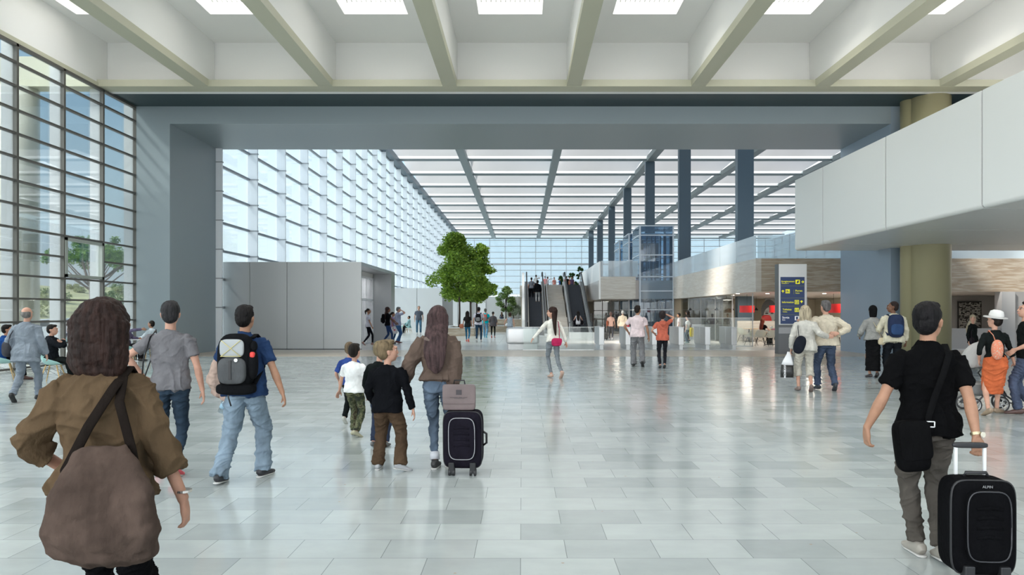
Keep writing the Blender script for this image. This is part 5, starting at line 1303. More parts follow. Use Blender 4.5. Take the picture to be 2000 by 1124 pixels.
copy_tree(ch0, loc=(wx(289, 25.2), 25.2, 0), rz=math.radians(60), label='teal shell chair under the cropped-haired man by the frame pier', group='teal shell chairs')
sit('cropped-haired man in a white shirt seated beside the blue-grey pier', 296, 25.3, -80, top=('shirt', (.55, .62, .68)), bottom=('regular', (.03, .03, .035)), shoes=(.02, .02, .02), hair=('crop', HAIR_D), sk=SKIN_T, la=(-.14, .4, .78), ra=(.14, .4, .78), hem=-.04)
copy_tree(ch0, loc=(wx(250, 24.6), 24.6, 0), rz=math.radians(-70), label='teal shell chair under the person in the purple shirt', group='teal shell chairs')
sit('person in a purple-grey shirt seated and pointing across the white table', 247, 24.7, 82, top=('shirt', (.14, .12, .20)), bottom=('regular', (.03, .03, .035)), shoes=(.02, .02, .02), hair=('short', HAIR_D), sk=SKIN_T, ra=(.1, .62, 1.12), la=(-.14, .36, .78), hem=-.04)
t = thing('side_table', 'round white table between the two men seated by the window', 'table', (wx(270, 25.0), 25.0, 0))
MB().cyl((0, 0, .71), (0, 0, .735), .36, 32).build('tabletop', mat('white laminate', (.8, .8, .8), rough=.3), t)
MB().cyl((0, 0, .02), (0, 0, .71), .03, 12).build('column', M_METAL, t); MB().cyl((0, 0, 0), (0, 0, .02), .24, 28).build('foot', M_METAL, t)
# group by the pavilion
for px, Y, rz, lab in ((798, 57, -100, 'far teal shell chair under the man in the pale blue shirt'), (789, 60, 70, 'far teal shell chair with its back to the entrance block')):
    copy_tree(ch0, loc=(wx(px, Y), Y, 0), rz=math.radians(rz), label=lab, group='teal shell chairs')
sit('man in a pale blue shirt seated at the far tray table by the pavilion', 799, 57, -85, top=('shirt', (.35, .55, .58)), bottom=('regular', (.03, .03, .035)), shoes=(.02, .02, .02), hair=('crop', HAIR_D), sk=SKIN_T, hem=-.04, det=.022)
t = thing('bistro_table', 'small black round table before the man in the pale blue shirt', 'table', (wx(791, 57), 57, 0))
MB().cyl((0, 0, .72), (0, 0, .74), .3, 24).build('tabletop', M_BLACK, t); MB().cyl((0, 0, 0), (0, 0, .72), .03, 10).build('column', M_BLACK, t)

FAR = dict(det=.02, hscale=1.1)
def far(label, px, Y, ty, yaw, **kw):
    d = dict(FAR); d.update(kw)
    return person(label, px, Y, ty=ty, yaw=yaw, **d)
W1 = dict(L=(-.08, .2, 0, 0, 0), R=(.09, -.22, 32, 0, 0)); W2 = dict(L=(-.08, -.22, 32, 0, 0), R=(.09, .2, 0, 0, 0))
# at the portal of the entrance block
Yp = 36.6
far('dark-ponytailed woman in a white t-shirt and bum bag leaving the doorway', 719, Yp, 603, 80, sex='f', **W1, top=('tee', (.55, .55, .62)), bottom=('slim', (.02, .02, .03)), shoes=(.35, .2, .18), hair=('ponytail', HAIR_D), sk=SKIN_T, ra=(.25, .2, .85))
p = far('long-haired woman in a black top with a black backpack by the doorway jamb', 757, 37.6, 600, 76, sex='f', **W2, top=('tee', (.012, .012, .014)), bottom=('jeans_slim', (.02, .045, .12)), shoes=(.03, .03, .03), hair=('long', hairm((.05, .025, .022))), sk=SKIN_B, ra=(.22, .42, 1.0), la=(-.22, .4, .95))
backpack(p, 'black rucksack on the long-haired woman in black', (.012, .013, .015), (.02, .02, .02), .95)
far('grey-haired man in a pale blue shirt talking on a phone', 777, 39.0, 600, 60, L=(-.1, .08, 0, 0, 0), R=(.1, -.08, 12, 0, 0), top=('polo', (.28, .31, .42)), bottom=('jeans', (.05, .12, .26)), shoes=(.12, .03, .03), hair=('short', hairm((.2, .19, .18))), sk=SKIN_P, ra=(.12, .16, 1.58), rp=(1, .3, -.6), fat=1.15, head=(10, 8, 0))
p = far('young woman in lilac half hidden behind the man on the phone', 767, 39.4, 628, 80, sex='f', H=1.66, top=('tee', (.30, .22, .42)), bottom=('jeans_slim', (.05, .12, .26)), shoes=(.03, .03, .03), hair=('ponytail', HAIR_D), sk=SKIN_T)
t = held(p, 'starred_bag', 'white shopping bag with a red star held by the woman in lilac', 'bag', tuple(p['S'](-.42, .22, .1)))
MB().rbox(p['S'](-.2, .22, .1), (.05, .17, .2), n=5).build('bag_body', mat('white plastic', (.75, .75, .77)), t, smooth=True)
sp_ = []
for i in range(10):
    a = PI / 2 + i * PI / 5; r = .07 if i % 2 == 0 else .028; c = p['S'](-.2, .22, .1); sp_.append((c.y + r * math.cos(a), c.z + r * math.sin(a)))
MB().prism(sp_, p['S'](-.2, .22, .1).x + .05, p['S'](-.2, .22, .1).x + .056, 'x').build('star', mat('star red', (.65, .03, .05)), t)
far('man in sunglasses, dark grey v-neck t-shirt and blue jeans facing the camera', 818, 56, 598, 172, top=('tee', (.10, .11, .14)), bottom=('jeans', (.07, .15, .23)), shoes=(.5, .5, .5), hair=('crop', hairm((.18, .12, .07))), sk=SKIN_P, hem=-.08, fat=1.05, face=True)
# passers near the trees
p = far('long-haired woman in a dark grey t-shirt and bright blue leggings walking away', 913, wy(668), 608, 4, sex='f', **W1, top=('tee', (.055, .065, .065)), bottom=('jeans_slim', (.03, .15, .26)), shoes=(.75, .12, .09), hair=('long', HAIR_D), sk=SKIN_P, hem=-.09)
S = p['S']
shoulder_bag(p, 'tan_handbag', 'tan leather handbag on the arm of the woman in blue leggings', 'bag', S(-.04, -.34, 0), (.13, .08, .12), [S(.05, -.34, -.08), S(.14, -.32, 0), S(.05, -.34, .08)], mat('tan leather', (.42, .13, .06), rough=.5), n=3)
p = far('tall man in a white t-shirt and dark jeans with a small rucksack', 935, wy(669), 600, 4, **W2, top=('tee', (.62, .60, .68)), bottom=('jeans_slim', (.02, .045, .08)), shoes=(.5, .5, .5), hair=('short', HAIR_D), sk=SKIN_P, ra=(.27, .04, .86))
backpack(p, 'small black and silver rucksack on the tall man in white', (.03, .03, .035), (.22, .22, .22), .9)
p = far('man in a turquoise t-shirt and light jeans with a coral rucksack', 948, wy(660), 603, 4, **W1, top=('tee', (.0, .55, .62)), bottom=('jeans', (.14, .28, .40)), shoes=(.1, .45, .6), hair=('short', hairm((.15, .15, .13))), sk=SKIN_P)
backpack(p, 'coral and grey rucksack on the man in turquoise', (.50, .14, .11), (.2, .2, .2), .85)
far('woman in a red-patterned dark tunic with her hair tied up', 963, wy(660.5), 609, 2, sex='f', **W2, top=('loose', (.07, .06, .065)), topmat=dots_mat('patterned dark cloth', (.05, .05, .055), (.30, .06, .06), 24, .2), bottom=('slim', (.02, .02, .022)), shoes=(.4, .08, .06), hair=('ponytail', HAIR_D), sk=SKIN_P, hem=-.16, sleeve=1.3)
far('young man in a pale grey hooded top behind the steel counter', 996, 42, 611, 4, top=('tank', (.33, .38, .43)), bottom=('shorts', (.2, .2, .22)), shoes=(.1, .1, .1), hair=('curly', HAIR_B), sk=SKIN_P, la=(-.33, .0, .95))
far('distant long-haired person in a striped navy top near the far planter', 980, 92, 610, 0, sex='f', H=1.68, top=('long', (.06, .08, .13)), bottom=('slim', (.06, .08, .13)), shoes=(.1, .1, .1), hair=('long', hairm((.2, .12, .08))), det=.03)
# escalator riders
far('man in a grey shirt riding up, nearest the rear on the dark escalator', 1038, 57.2, 546, 0, base=2.64, H=1.70, top=('tee', (.16, .17, .20)), bottom=('regular', (.04, .04, .05)), hair=('short', HAIR_D), shoes=(.02, .02, .02))
far('person in a black jacket and white trousers riding the escalator beside the man in grey', 1050, 56.6, 546, 0, base=2.36, H=1.74, top=('jacket', (.015, .015, .018)), bottom=('slim', (.7, .7, .7)), hair=('curly', HAIR_D), shoes=(.6, .6, .6), hem=-.1)
far('person with a dark bag stepping off the top of the escalator', 1047, 78, 540, 30, base=Z2, H=1.74, top=('tee', (.5, .5, .5)), bottom=('regular', (.02, .02, .03)), hair=('short', HAIR_D), shoes=(.02, .02, .02), ra=(.3, .2, 1.4))
for px, ty, yw, tc_, bc_, lab in ((1065, 540, 30, (.70, .25, .25), (.6, .5, .45), 'woman in pink and white on the upper landing'), (1069.5, 539, 60, (.45, .48, .55), (.03, .06, .10), 'man in pale blue pointing on the upper landing'),
                             (1082.5, 540, 150, (.70, .30, .25), (.6, .6, .62), 'person in a coral top with a case on the upper landing'), (1093, 542, 100, (.03, .10, .35), (.04, .07, .2), 'child-sized figure in blue with a red bag on the landing'),
                             (1107, 541, 0, (.03, .03, .035), (.03, .03, .035), 'figure in black at the top of the escalator beside the plants'), (1112, 542, 170, (.35, .10, .05), (.05, .05, .06), 'figure with an orange bag between the two dark-clad travellers'), (1117, 541, 200, (.08, .05, .09), (.05, .06, .1), 'figure in plum and navy by the white side wall upstairs')):
    far(lab, px, 79 + (px % 3), ty, yw, base=Z2, H=1.66 if 'child' not in lab else 1.45, top=('tee', tc_), bottom=('slim', bc_), hair=('short', HAIR_B), shoes=(.1, .1, .1), det=.028, **(dict(ra=(.5, .3, 1.5)) if 'pointing' in lab else {}))
p = far('woman in a white sleeveless top stepping onto the escalator with two dark bags', 1129, 50.9, 605, 0, sex='f', H=1.72, top=('tank', (.58, .57, .60)), bottom=('slim', (.05, .05, .06)), hair=('long', HAIR_D), sk=SKIN_P, shoes=(.05, .05, .05), la=(-.36, .05, .9), ra=(.36, .05, .9), hem=-.14)
for s in (-1, 1):
    c = p['S'](.02, s * .28, -.02); shoulder_bag(p, 'shoulder_bag', 'dark shoulder bag on the %s side of the woman stepping onto the escalator' % ('hall' if s < 0 else 'wall'), 'bag', c, (.1, .08, .15), [c + V((0, .06, .13)), p['S'](.48, s * .14, 0), c + V((0, -.06, .13))], fab((.03, .025, .03), 'esc'), n=2.6)
# under the mezzanine
p = far('grey-haired woman in a peach top pulling a small case', 1193, 43.0, 610, 8, sex='f', **W1, top=('tee', (.68, .42, .33)), bottom=('slim', (.09, .09, .10)), hair=('curly', hairm((.25, .15, .12))), sk=SKIN_P, shoes=(.6, .6, .6))
S = p['S']; shoulder_bag(p, 'rust_handbag', 'rust leather handbag on the grey-haired woman in peach', 'bag', S(.12, -.22, -.05), (.06, .12, .16), [S(.25, -.2, -.1), S(.48, -.13, 0), S(.25, -.2, .08)], mat('rust leather', (.35, .08, .03), rough=.5), n=2.6)
suitcase('small grey rolling case beside the woman in peach', wx(1182, 43.2), 43.2, .30, .42, .2, 0, fab((.10, .095, .09), 'smallcase'), mat('zip grey', (.3, .3, .32)), handle_h=.4)
p = far('white-haired man in a cream shirt and tan shorts with a red and black bag', 1216, 42.0, 607, 10, top=('shirt', (.60, .50, .38)), bottom=('regular', (.40, .28, .18)), hair=('crop', hairm((.6, .58, .55))), sk=SKIN_P, shoes=(.2, .1, .08))
S = p['S']; shoulder_bag(p, 'red_bag', 'red and black bag at the white-haired man\'s side', 'bag', S(-.06, .32, 0), (.07, .14, .15), None, fab((.40, .02, .04), 'redbag'), n=3)
far('woman in a white patterned top facing left behind the turnstiles', 1326, 40.5, 612, -70, sex='f', top=('tee', (.60, .52, .52)), bottom=('regular', (.5, .5, .52)), hair=('short', HAIR_D), sk=SKIN_T, shoes=(.1, .1, .1), hem=-.12)
far('tall dark-haired woman in a dark coat behind the boy with the yellow bag', 1343, 41.5, 607, -30, sex='f', top=('jacket', (.05, .05, .06)), bottom=('slim', (.02, .02, .03)), hair=('long', HAIR_D), sk=SKIN_P, shoes=(.02, .02, .02), hem=-.25)
p = far('boy in a white t-shirt walking left with a big yellow bag', 1343, 39.0, 617, -50, kid=1.1, top=('tee', (.60, .62, .60)), bottom=('jeans', (.10, .15, .2)), hair=('short', HAIR_D), sk=SKIN_P, shoes=(.2, .3, .3))
S = p['S']; t = held(p, 'yellow_bag', 'bright yellow shopping bag carried by the boy at the turnstiles', 'bag', tuple(S(-.48, .12, -.22)))
MB().rbox(S(-.22, .12, -.22), (.17, .06, .25), n=4).build('bag_body', mat('yellow plastic', (.62, .50, .03), rough=.4), t, smooth=True)
MB().rbox(S(-.22, .12, -.285), (.06, .004, .08), n=3).build('emblem', mat('maroon print', (.35, .05, .08)), t, smooth=True)
# ---------------- cafe
far('waiter in a maroon t-shirt and grey apron standing hands on hips', 1391, 45.5, 613, 180, top=('tee', (.14, .02, .03)), bottom=('regular', (.06, .06, .065)), hair=('short', HAIR_D), sk=SKIN_B, shoes=(.02, .02, .02), la=(-.24, .06, 1.05), lp=(-1, 0, 0), ra=(.24, .06, 1.05), rp=(1, 0, 0))
far('person in black standing under the wicker lamp', 1421, 46.5, 613, 200, top=('long', (.012, .012, .014)), bottom=('regular', (.25, .25, .26)), hair=('short', HAIR_B), sk=SKIN_P, shoes=(.02, .02, .02))
ch1 = None
for px, Y, rz, lab in ((1467, 36.2, 20, 'cream cafe chair with its back to the glass, outermost of the table nearest the turnstiles'), (1485, 35.6, -10, 'cream cafe chair behind the red-haired woman'), (1505, 35.4, 8, 'cream cafe chair in front of the signpost side'),
                    (1452, 40, -60, 'cream cafe chair by the low stone wall'), (1508, 39, 150, 'cream cafe chair facing out from the mural'), (1646 - 10, 36.5, 0, 'cream cafe chair seen between the couple and the blue pier'), (1478, 42.5, 40, 'cream cafe chair under the first red drum lamp')):
    if ch1 is None: ch1 = shell_chair('cafe_chair', lab, wx(px, Y), Y, math.radians(rz), M_CRM, M_BLACK, 'cream cafe chairs')
    else: copy_tree(ch1, loc=(wx(px, Y), Y, 0), rz=math.radians(rz), label=lab, group='cream cafe chairs')
sit('red-haired woman in black seated at the cafe table', 1490, 36.6, 62, sex='f', H=1.7, top=('tight', (.02, .015, .018)), bottom=('regular', (.02, .02, .025)), hair=('long', hairm((.16, .03, .015))), sk=SKIN_P, shoes=(.02, .02, .02), det=.018, ra=(.14, .4, .78))
sit('person in a pink top leaning on the cafe table', 1524, 37.9, -75, sex='f', H=1.7, top=('long', (.75, .30, .42)), bottom=('regular', (.03, .03, .04)), hair=('bob', HAIR_B), sk=SKIN_P, shoes=(.02, .02, .02), det=.02, ra=(.14, .4, .78))
for px, Y, lab, c in ((1503, 37.2, 'round grey cafe table with tall glasses', (.30, .30, .30)), (1463, 41.2, 'oak cafe table by the low stone wall', (.48, .32, .17))):
    t = thing('cafe_table', lab, 'table', (wx(px, Y), Y, 0), group=None)
    MB().cyl((0, 0, .70), (0, 0, .73), .5, 32).build('tabletop', mat('top%g' % c[0], c, rough=.4), t); MB().cyl((0, 0, 0), (0, 0, .7), .04, 12).build('column', M_BLACK, t); MB().cyl((0, 0, 0), (0, 0, .02), .28, 20).build('foot', M_BLACK, t)
g0 = None
for i, (dx, dy) in enumerate(((-.25, -.1), (-.12, .12), (0, -.2), (.12, .05), (.26, -.12), (.2, .2))):
    if g0 is None:
        g0 = MB().loft([(0, 0, 0), (0, 0, .01), (0, 0, .012), (0, 0, .1), (0, 0, .13), (0, 0, .2)], [.035, .03, .005, .005, .035, .038], seg=12).build('wine_glass', glass('wine glass', refl=.3), smooth=True); o = g0
        tag(o, 'tall stemmed glass on the round grey cafe table', 'glass', 'stemmed glasses on the cafe table')
    else: o = g0.copy(); col.objects.link(o)
    o.location = (wx(1503, 37.2) + dx, 37.2 + dy, .73)
def drum(px, Y, r, z0, z1, lab, m, nm='drum_lamp', src=None):
    t = thing(nm, lab, 'lamp', (wx(px, Y), Y, z0))
    MB().loft([(0, 0, 0), (0, 0, z1 - z0)], [r, r], seg=40, cap=False).build('lamp_shade', m, t, smooth=True, flipfix=False)
    MB().cyl((0, 0, z1 - z0 - .02), (0, 0, ZS - z0), .008, 6).build('cord', M_BLACK, t)
    MB().cyl((0, 0, .04), (0, 0, .05), r * .97, 30).build('diffuser', mat('warm diffuser', (.9, .8, .65), emit=.8), t)
M_RED = mat('red lamp shade', (.62, .012, .012), rough=.4)
drum(1459, 37.2, .36, wz(611, 37.2), wz(597.5, 37.2), 'wide red drum lamp hanging before the navy pillar', M_RED)
drum(1517, 37.2, .36, wz(611, 37.2), wz(597, 37.2), 'red drum lamp mostly hidden by the signpost', M_RED)
drum(1628, 36.5, .40, wz(611.5, 36.5), wz(594, 36.5), 'red drum lamp beside the blue pier behind the couple', M_RED)
for px, Y, lab in ((1399.5, 42, 'small black pendant lamp above the waiter'), (1430, 44, 'small black pendant lamp near the wicker shade'), (1348, 46, 'small black pendant lamp beyond the glass lift'), (1477, 45, 'small black pendant lamp in front of the mural wall')):
    t = thing('pendant_lamp', lab, 'lamp', (wx(px, Y), Y, 1.75), group='black cafe pendants')
    MB().loft([(0, 0, 0), (0, 0, .06), (0, 0, .12), (0, 0, .17)], [.12, .10, .05, .02], seg=20, cap=False).build('lamp_shade', M_BLACK, t, smooth=True)
    MB().cyl((0, 0, .15), (0, 0, ZS - 1.75), .006, 6).build('cord', M_BLACK, t)
    MB().cyl((0, 0, .005), (0, 0, .015), .09, 16).build('bulb', mat('bulb white', (1, .95, .85), emit=4), t)
t = thing('wicker_lamp', 'brown wicker dome lamp over the person in black', 'lamp', (wx(1423, 43), 43, 1.62))
MB().loft([(0, 0, 0), (0, 0, .12), (0, 0, .2), (0, 0, .24)], [.25, .23, .15, .03], seg=24).build('lamp_shade', mat('wicker', (.22, .09, .035), rough=.8, bump=1, bscale=80), t, smooth=True)
MB().cyl((0, 0, .2), (0, 0, ZS - 1.62), .006, 6).build('cord', M_BLACK, t)
for px, Y in ((1446 - 5, 36), (1431, 40), (1499, 36), (1399, 44), (1610, 36)):
    t = MB().cyl((wx(px, Y), Y, ZS - .012), (wx(px, Y), Y, ZS - .001), .09, 20).build('downlight', mat('bulb white', (1, .95, .85)))
    tag(t, 'round recessed downlight in the cafe soffit', 'downlight', 'cafe soffit downlights')
# mural: a generic monochrome face painted on the wall
Ym = 48.15
t = tag(MB().box(16.2, 18.6, Ym, Ym + .049, 0, 2.5).build('mural', mat('mural grey', (.30, .30, .30), rough=.6)), 'black and white mural of a face on the cafe wall', 'mural')
cxm, czm = wx(1502, Ym), 1.55
def mp(name, dx, dz, rx, rz_, c, y=.0): MB().ell((cxm + dx, Ym - y, czm + dz), (rx, .012, rz_), 24, 12).build(name, mat('mural %g' % c, (c, c, c), rough=.6), t, smooth=True)
mp('mural_hair', 0, .12, .52, .80, .10); mp('mural_face', .02, -.08, .40, .62, .42, .004)
for s in (-1, 1): mp('mural_eye', .02 + s * .17, .02, .11, .05, .04, .012); mp('mural_brow', .02 + s * .18, .15, .13, .02, .12, .012)
mp('mural_nose', .02, -.2, .05, .03, .2, .012); mp('mural_mouth', .02, -.38, .12, .04, .12, .012)
t = thing('red_armchair', 'tall red wing chair in front of the mural', 'armchair', (wx(1499, 44.5), 44.5, 0)); MB().box(-.28, .28, -.3, .25, 0, .3).build('base', M_BLACK, t)
MB().rbox((0, .2, .85), (.32, .09, .62), n=4).build('backrest', M_RED, t, smooth=True); MB().rbox((0, -.1, .38), (.32, .32, .12), n=4).build('seat', M_RED, t, smooth=True)
for s in (-1, 1): MB().rbox((s * .32, 0, .55), (.05, .3, .28), n=4).build('armrest', M_RED, t, smooth=True)
for px, Y in ((1446, 44.6), (1474, 44.2), (1510, 45.5)):
    tag(MB().rbox((wx(px, Y), Y, .62), (.22, .07, .3), n=4).rbox((wx(px, Y), Y - .22, .38), (.22, .24, .07), n=4).cyl((wx(px, Y), Y - .2, 0), (wx(px, Y), Y - .2, .35), .04).build('pink_chair', mat('pink upholstery', (.70, .18, .28), rough=.8), smooth=True), 'low pink upholstered chair at the back of the cafe', 'chair', 'pink cafe chairs')
struct(MB().box(12.2, 14.9, 41.8, 41.95, 0, 1.15).build('wall_cafe_low', M_TRAVL))
t = thing('service_counter', 'long pale serving counter behind the glass screen', 'counter', (11.9, 44.6, 0))
MB().box(-1.9, .6, 0, .6, 0, .85).build('body', M_PALE, t); MB().box(-1.95, .65, -.05, .65, .85, .9).build('worktop', mat('white laminate', (.8, .8, .8)), t)
# right room: patterned panel
t = tag(MB().box(wx(1871, 40.9), wx(1916, 40.9), 40.85, 40.95, wz(642, 40.9), wz(589, 40.9)).build('wall_panel_art', mat('panel black', (.012, .012, .012), rough=.5)), 'black panel covered with rows of small pale blocks on the grey wall', 'artwork')
random.seed(3); m = MB(); x0, x1, z0, z1 = wx(1872, 40.9), wx(1915, 40.9), wz(641, 40.9), wz(590, 40.9)
z = z0
while z < z1 - .05:
    x = x0
    while x < x1 - .06:
        w_ = random.uniform(.02, .12)
        if random.random() < .72: m.box(x, min(x + w_, x1), 40.83, 40.85, z, z + random.choice((.02, .035, .045)))
        x += w_ + .02
    z += .065
m.build('pale_blocks', mat('panel pale', (.45, .45, .42)), t)

# ================================================================== planting
def foliage(name, centre, blobs, n, leaf, c1, c2, parent, seed=1):
    rnd = random.Random(seed); vs, fs = [], []
    for _ in range(n):
        b = rnd.choice(blobs); u = V((rnd.gauss(0, 1), rnd.gauss(0, 1), rnd.gauss(0, 1))).normalized() * (rnd.random() ** .35)
        p = V(b[0]) + V((u.x * b[1], u.y * b[1], u.z * b[1] * .8))
        a = V((rnd.gauss(0, 1), rnd.gauss(0, 1), rnd.gauss(0, .6))).normalized(); bb = a.cross(V((rnd.gauss(0, 1), rnd.gauss(0, 1), rnd.gauss(0, 1)))).normalized()
        s = leaf * rnd.uniform(.6, 1.2); k = len(vs)
        vs += [p - a * s, p + bb * s * .45, p + a * s, p - bb * s * .45]; fs.append((k, k + 1, k + 2, k + 3))
    m = MATS.get(name)
    if not m:
        m, nt, b = nodes_of(name); g = nt.nodes.new('ShaderNodeNewGeometry'); r = nt.nodes.new('ShaderNodeValToRGB')
        e = r.color_ramp.elements; e[0].color = c1 + (1,); e[1].color = c2 + (1,)
        nt.links.new(g.outputs['Random Per Island'], r.inputs[0]); nt.links.new(r.outputs[0], b.inputs['Base Color'])
        tl = nt.nodes.new('ShaderNodeBsdfTranslucent'); nt.links.new(r.outputs[0], tl.inputs[0]); mx = nt.nodes.new('ShaderNodeMixShader'); mx.inputs[0].default_value = .35
        nt.links.new(b.outputs[0], mx.inputs[1]); nt.links.new(tl.outputs[0], mx.inputs[2]); nt.links.new(mx.outputs[0], nt.nodes['Material Output'].inputs['Surface']); b.inputs['Roughness'].default_value = .6
        MATS[name] = m
    return MB().add(vs, fs).build('foliage', m, parent, flipfix=False)
M_BARK = mat('bark', (.07, .05, .04), rough=.9, bump=.8, bscale=20)
def tree(label, x, y, zb, ht, z_lo, R, n, leaf=.13, cols=((.07, .16, .015), (.33, .48, .06)), seed=1, name='indoor_tree', shape='oval', trunk=.09, cat='tree', group=None, lean=0):
    rnd = random.Random(seed); t = thing(name, label, cat, (x, y, zb), group=group)
    blobs = []; nb = 70 if n > 6000 else 34
    for i in range(nb):
        v = rnd.random() ** 1.15; z = z_lo + (ht - z_lo) * v
        rr = R * ((1 - v) ** .55 * (.55 + .45 * min(1, v * 7)) if shape == 'oval' else (1 - abs(v - .4) ** 2 * 1.2)); a = rnd.uniform(0, 2 * PI); q = rnd.random() ** .5 * rr * .88
        blobs.append(((q * math.cos(a) + lean * v, q * math.sin(a), z), R * rnd.uniform(.13, .25)))
    foliage('leaves %g %g' % cols[0][:2], None, blobs, n, leaf, cols[0], cols[1], t, seed)
    m = MB(); zt = z_lo + (ht - z_lo) * .55
    m.loft([(0, 0, 0), (.02, 0, z_lo * .5), (0, .02, z_lo), (lean * .5, 0, zt)], [trunk, trunk * .8, trunk * .7, trunk * .25], seg=10)
    for i in range(11 if n > 3000 else 6):
        b = blobs[rnd.randrange(len(blobs))][0]; s = z_lo * rnd.uniform(.75, 1.2)
        m.loft([(0, 0, s), (b[0] * .4, b[1] * .4, s + (b[2] - s) * .45), (b[0] * .9, b[1] * .9, b[2])], [trunk * .4, trunk * .28, .012], seg=6)
    m.build('trunk', M_BARK, t, smooth=True)
    return t
def planter(label, x0, x1, y0, y1, h):
    t = thing('planter', label, 'planter', ((x0 + x1) / 2, y0, 0)); L = (-(x0 + x1) / 2, -y0, 0)
    m = MB(); a = .35; m.box(x0, x1, y0, y0 + a, 0, h).box(x0, x1, y1 - a, y1, 0, h).box(x0, x0 + a, y0 + a, y1 - a, 0, h).box(x1 - a, x1, y0 + a, y1 - a, 0, h); pb(m, 'wall', M_TRAV, t, L)
    pb(MB().box(x0 - .02, x1 + .02, y0 - .02, y0 + a, h, h + .05).box(x0 - .02, x0 + a, y0 + a, y1, h, h + .05).box(x1 - a, x1 + .02, y0 + a, y1, h, h + .05), 'coping', M_PALE, t, L)
    pb(MB().box(x0 + a, x1 - a, y0 + a, y1 - a, 0, h - .08), 'soil', mat('soil', (.08, .06, .04)), t, L)
planter('travertine planter bench under the big tree', -5.6, -3.3, 50.5, 57, .55)
planter('long travertine planter beyond the passers-by', -4.6, -1.2, 61, 73, .5)
planter('low far planter left of the escalators', -4.4, .0, 86, 96, .8)
tree('big broad green tree rising from the stone planter, tallest indoors', wx(897, 52.5), 52.5, .45, wz(463, 52.5) - .45, 2.45, 2.75, 22000, leaf=.11, seed=5, lean=-.35)
tree('second green tree overlapping the tallest one from behind on its right', wx(919, 59), 59, .1, wz(478, 59) - .1, 2.6, 2.25, 13000, seed=9, lean=.6)
tree('slim-trunked tree with its crown tucked low behind the second tree', wx(931, 66), 66, .3, wz(530, 66), 2.6, 2.1, 6000, seed=12)
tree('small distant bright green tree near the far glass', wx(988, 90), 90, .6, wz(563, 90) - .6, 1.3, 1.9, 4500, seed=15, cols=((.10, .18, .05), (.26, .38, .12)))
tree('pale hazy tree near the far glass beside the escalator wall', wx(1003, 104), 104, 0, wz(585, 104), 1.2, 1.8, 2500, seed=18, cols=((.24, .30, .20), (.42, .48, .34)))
for px, ty, s, lab in ((1133, 521, 3, 'dark green potted tree upstairs beside the white side wall'), (1117, 533, 4, 'dark green potted bush upstairs above the second escalator'), (1095, 541, 5, 'green potted bush behind the travellers on the landing')):
    tree(lab, wx(px, 86), 86, Z2, wz(ty, 86) - Z2, .6, .8, 1500, leaf=.12, seed=s, cols=((.015, .06, .01), (.07, .17, .03)), name='potted_tree', trunk=.04)
# ---------------- outside, left
struct(MB().box(-160, -14.4, -40, 260, -.4, -.12).build('ground', mat('pale paving outside', (.55, .54, .50), rough=.8)))
vs, fs = [], []; nx, ny = 30, 50
for i in range(nx + 1):
    for j in range(ny + 1):
        x = -38 - 90 * i / nx; y = 10 + 190 * j / ny; h = 9.5 * (1 - math.exp(-(i / nx) * 3.2)) * (.75 + .35 * noise.noise((x * .02, y * .02, 0))) + .6 * noise.noise((x * .15, y * .15, 3))
        vs.append((x, y, max(-.2, h - .2)))
for i in range(nx):
    for j in range(ny): k = i * (ny + 1) + j; fs.append((k, k + ny + 1, k + ny + 2, k + 1))
struct(MB().add(vs, fs).build('hill', mat('dry grass', (.34, .33, .17), rough=1, var=.45, vscale=.25), smooth=True))
def shrubs():
    rnd = random.Random(4); k = 0
    kinds = ['olive green rounded shrub on the dry hillside', 'pale green low shrub on the dry hillside']
    for i in range(26):
        x = -40 - 34 * rnd.random(); y = -x * rnd.uniform(1.28, 2.2)
        h = 9.5 * (1 - math.exp(-((-38 - x) / 90) * 3.2)) * (.75 + .35 * noise.noise((x * .02, y * .02, 0))) - .3
        R = rnd.uniform(.8, 1.8); kd = i % 2
        t = thing('shrub', kinds[kd], 'shrub', (x, y, h), group='hillside shrubs %s' % ('olive' if kd == 0 else 'pale'))
        blobs = [((rnd.uniform(-.6, .6) * R, rnd.uniform(-.6, .6) * R, R * rnd.uniform(.2, .8)), R * rnd.uniform(.35, .55)) for _ in range(9)]
        foliage('shrub leaves %d' % kd, None, blobs, 700, .16, ((.06, .10, .02), (.18, .20, .08))[kd], ((.20, .28, .08), (.42, .45, .2))[kd], t, i)
shrubs()
def pine():
    Y = 60.0; x = wx(180, Y)
    t = thing('pine_tree', 'spreading umbrella pine with bare lower branches outside the left glass', 'tree', (x, Y, 0))
    rnd = random.Random(8); blobs = []
    for i in range(60):
        a = rnd.uniform(0, 2 * PI); q = rnd.random() ** .5 * 3.3; z = 5.0 + 2.9 * (1 - (q / 3.6) ** 2) * rnd.uniform(.35, 1) + .3
        blobs.append(((q * math.cos(a), q * math.sin(a), z), rnd.uniform(.35, .65)))
    foliage('pine needles', None, blobs, 9000, .13, (.05, .12, .015), (.22, .36, .06), t, 3)
    m = MB().loft([(0, 0, -.2), (.05, 0, 2), (-.05, 0, 3.6), (.1, 0, 5.5)], [.26, .22, .2, .1], seg=12)
    for b in blobs[::3]:
        b = b[0]; s = rnd.uniform(2.9, 4.2); m.loft([(0, 0, s), (b[0] * .45, b[1] * .45, s + (b[2] - s) * .4), (b[0], b[1], b[2])], [.09, .06, .02], seg=6)
    m.build('trunk', mat('pine bark', (.16, .11, .09), rough=.9), t, smooth=True)
pine()
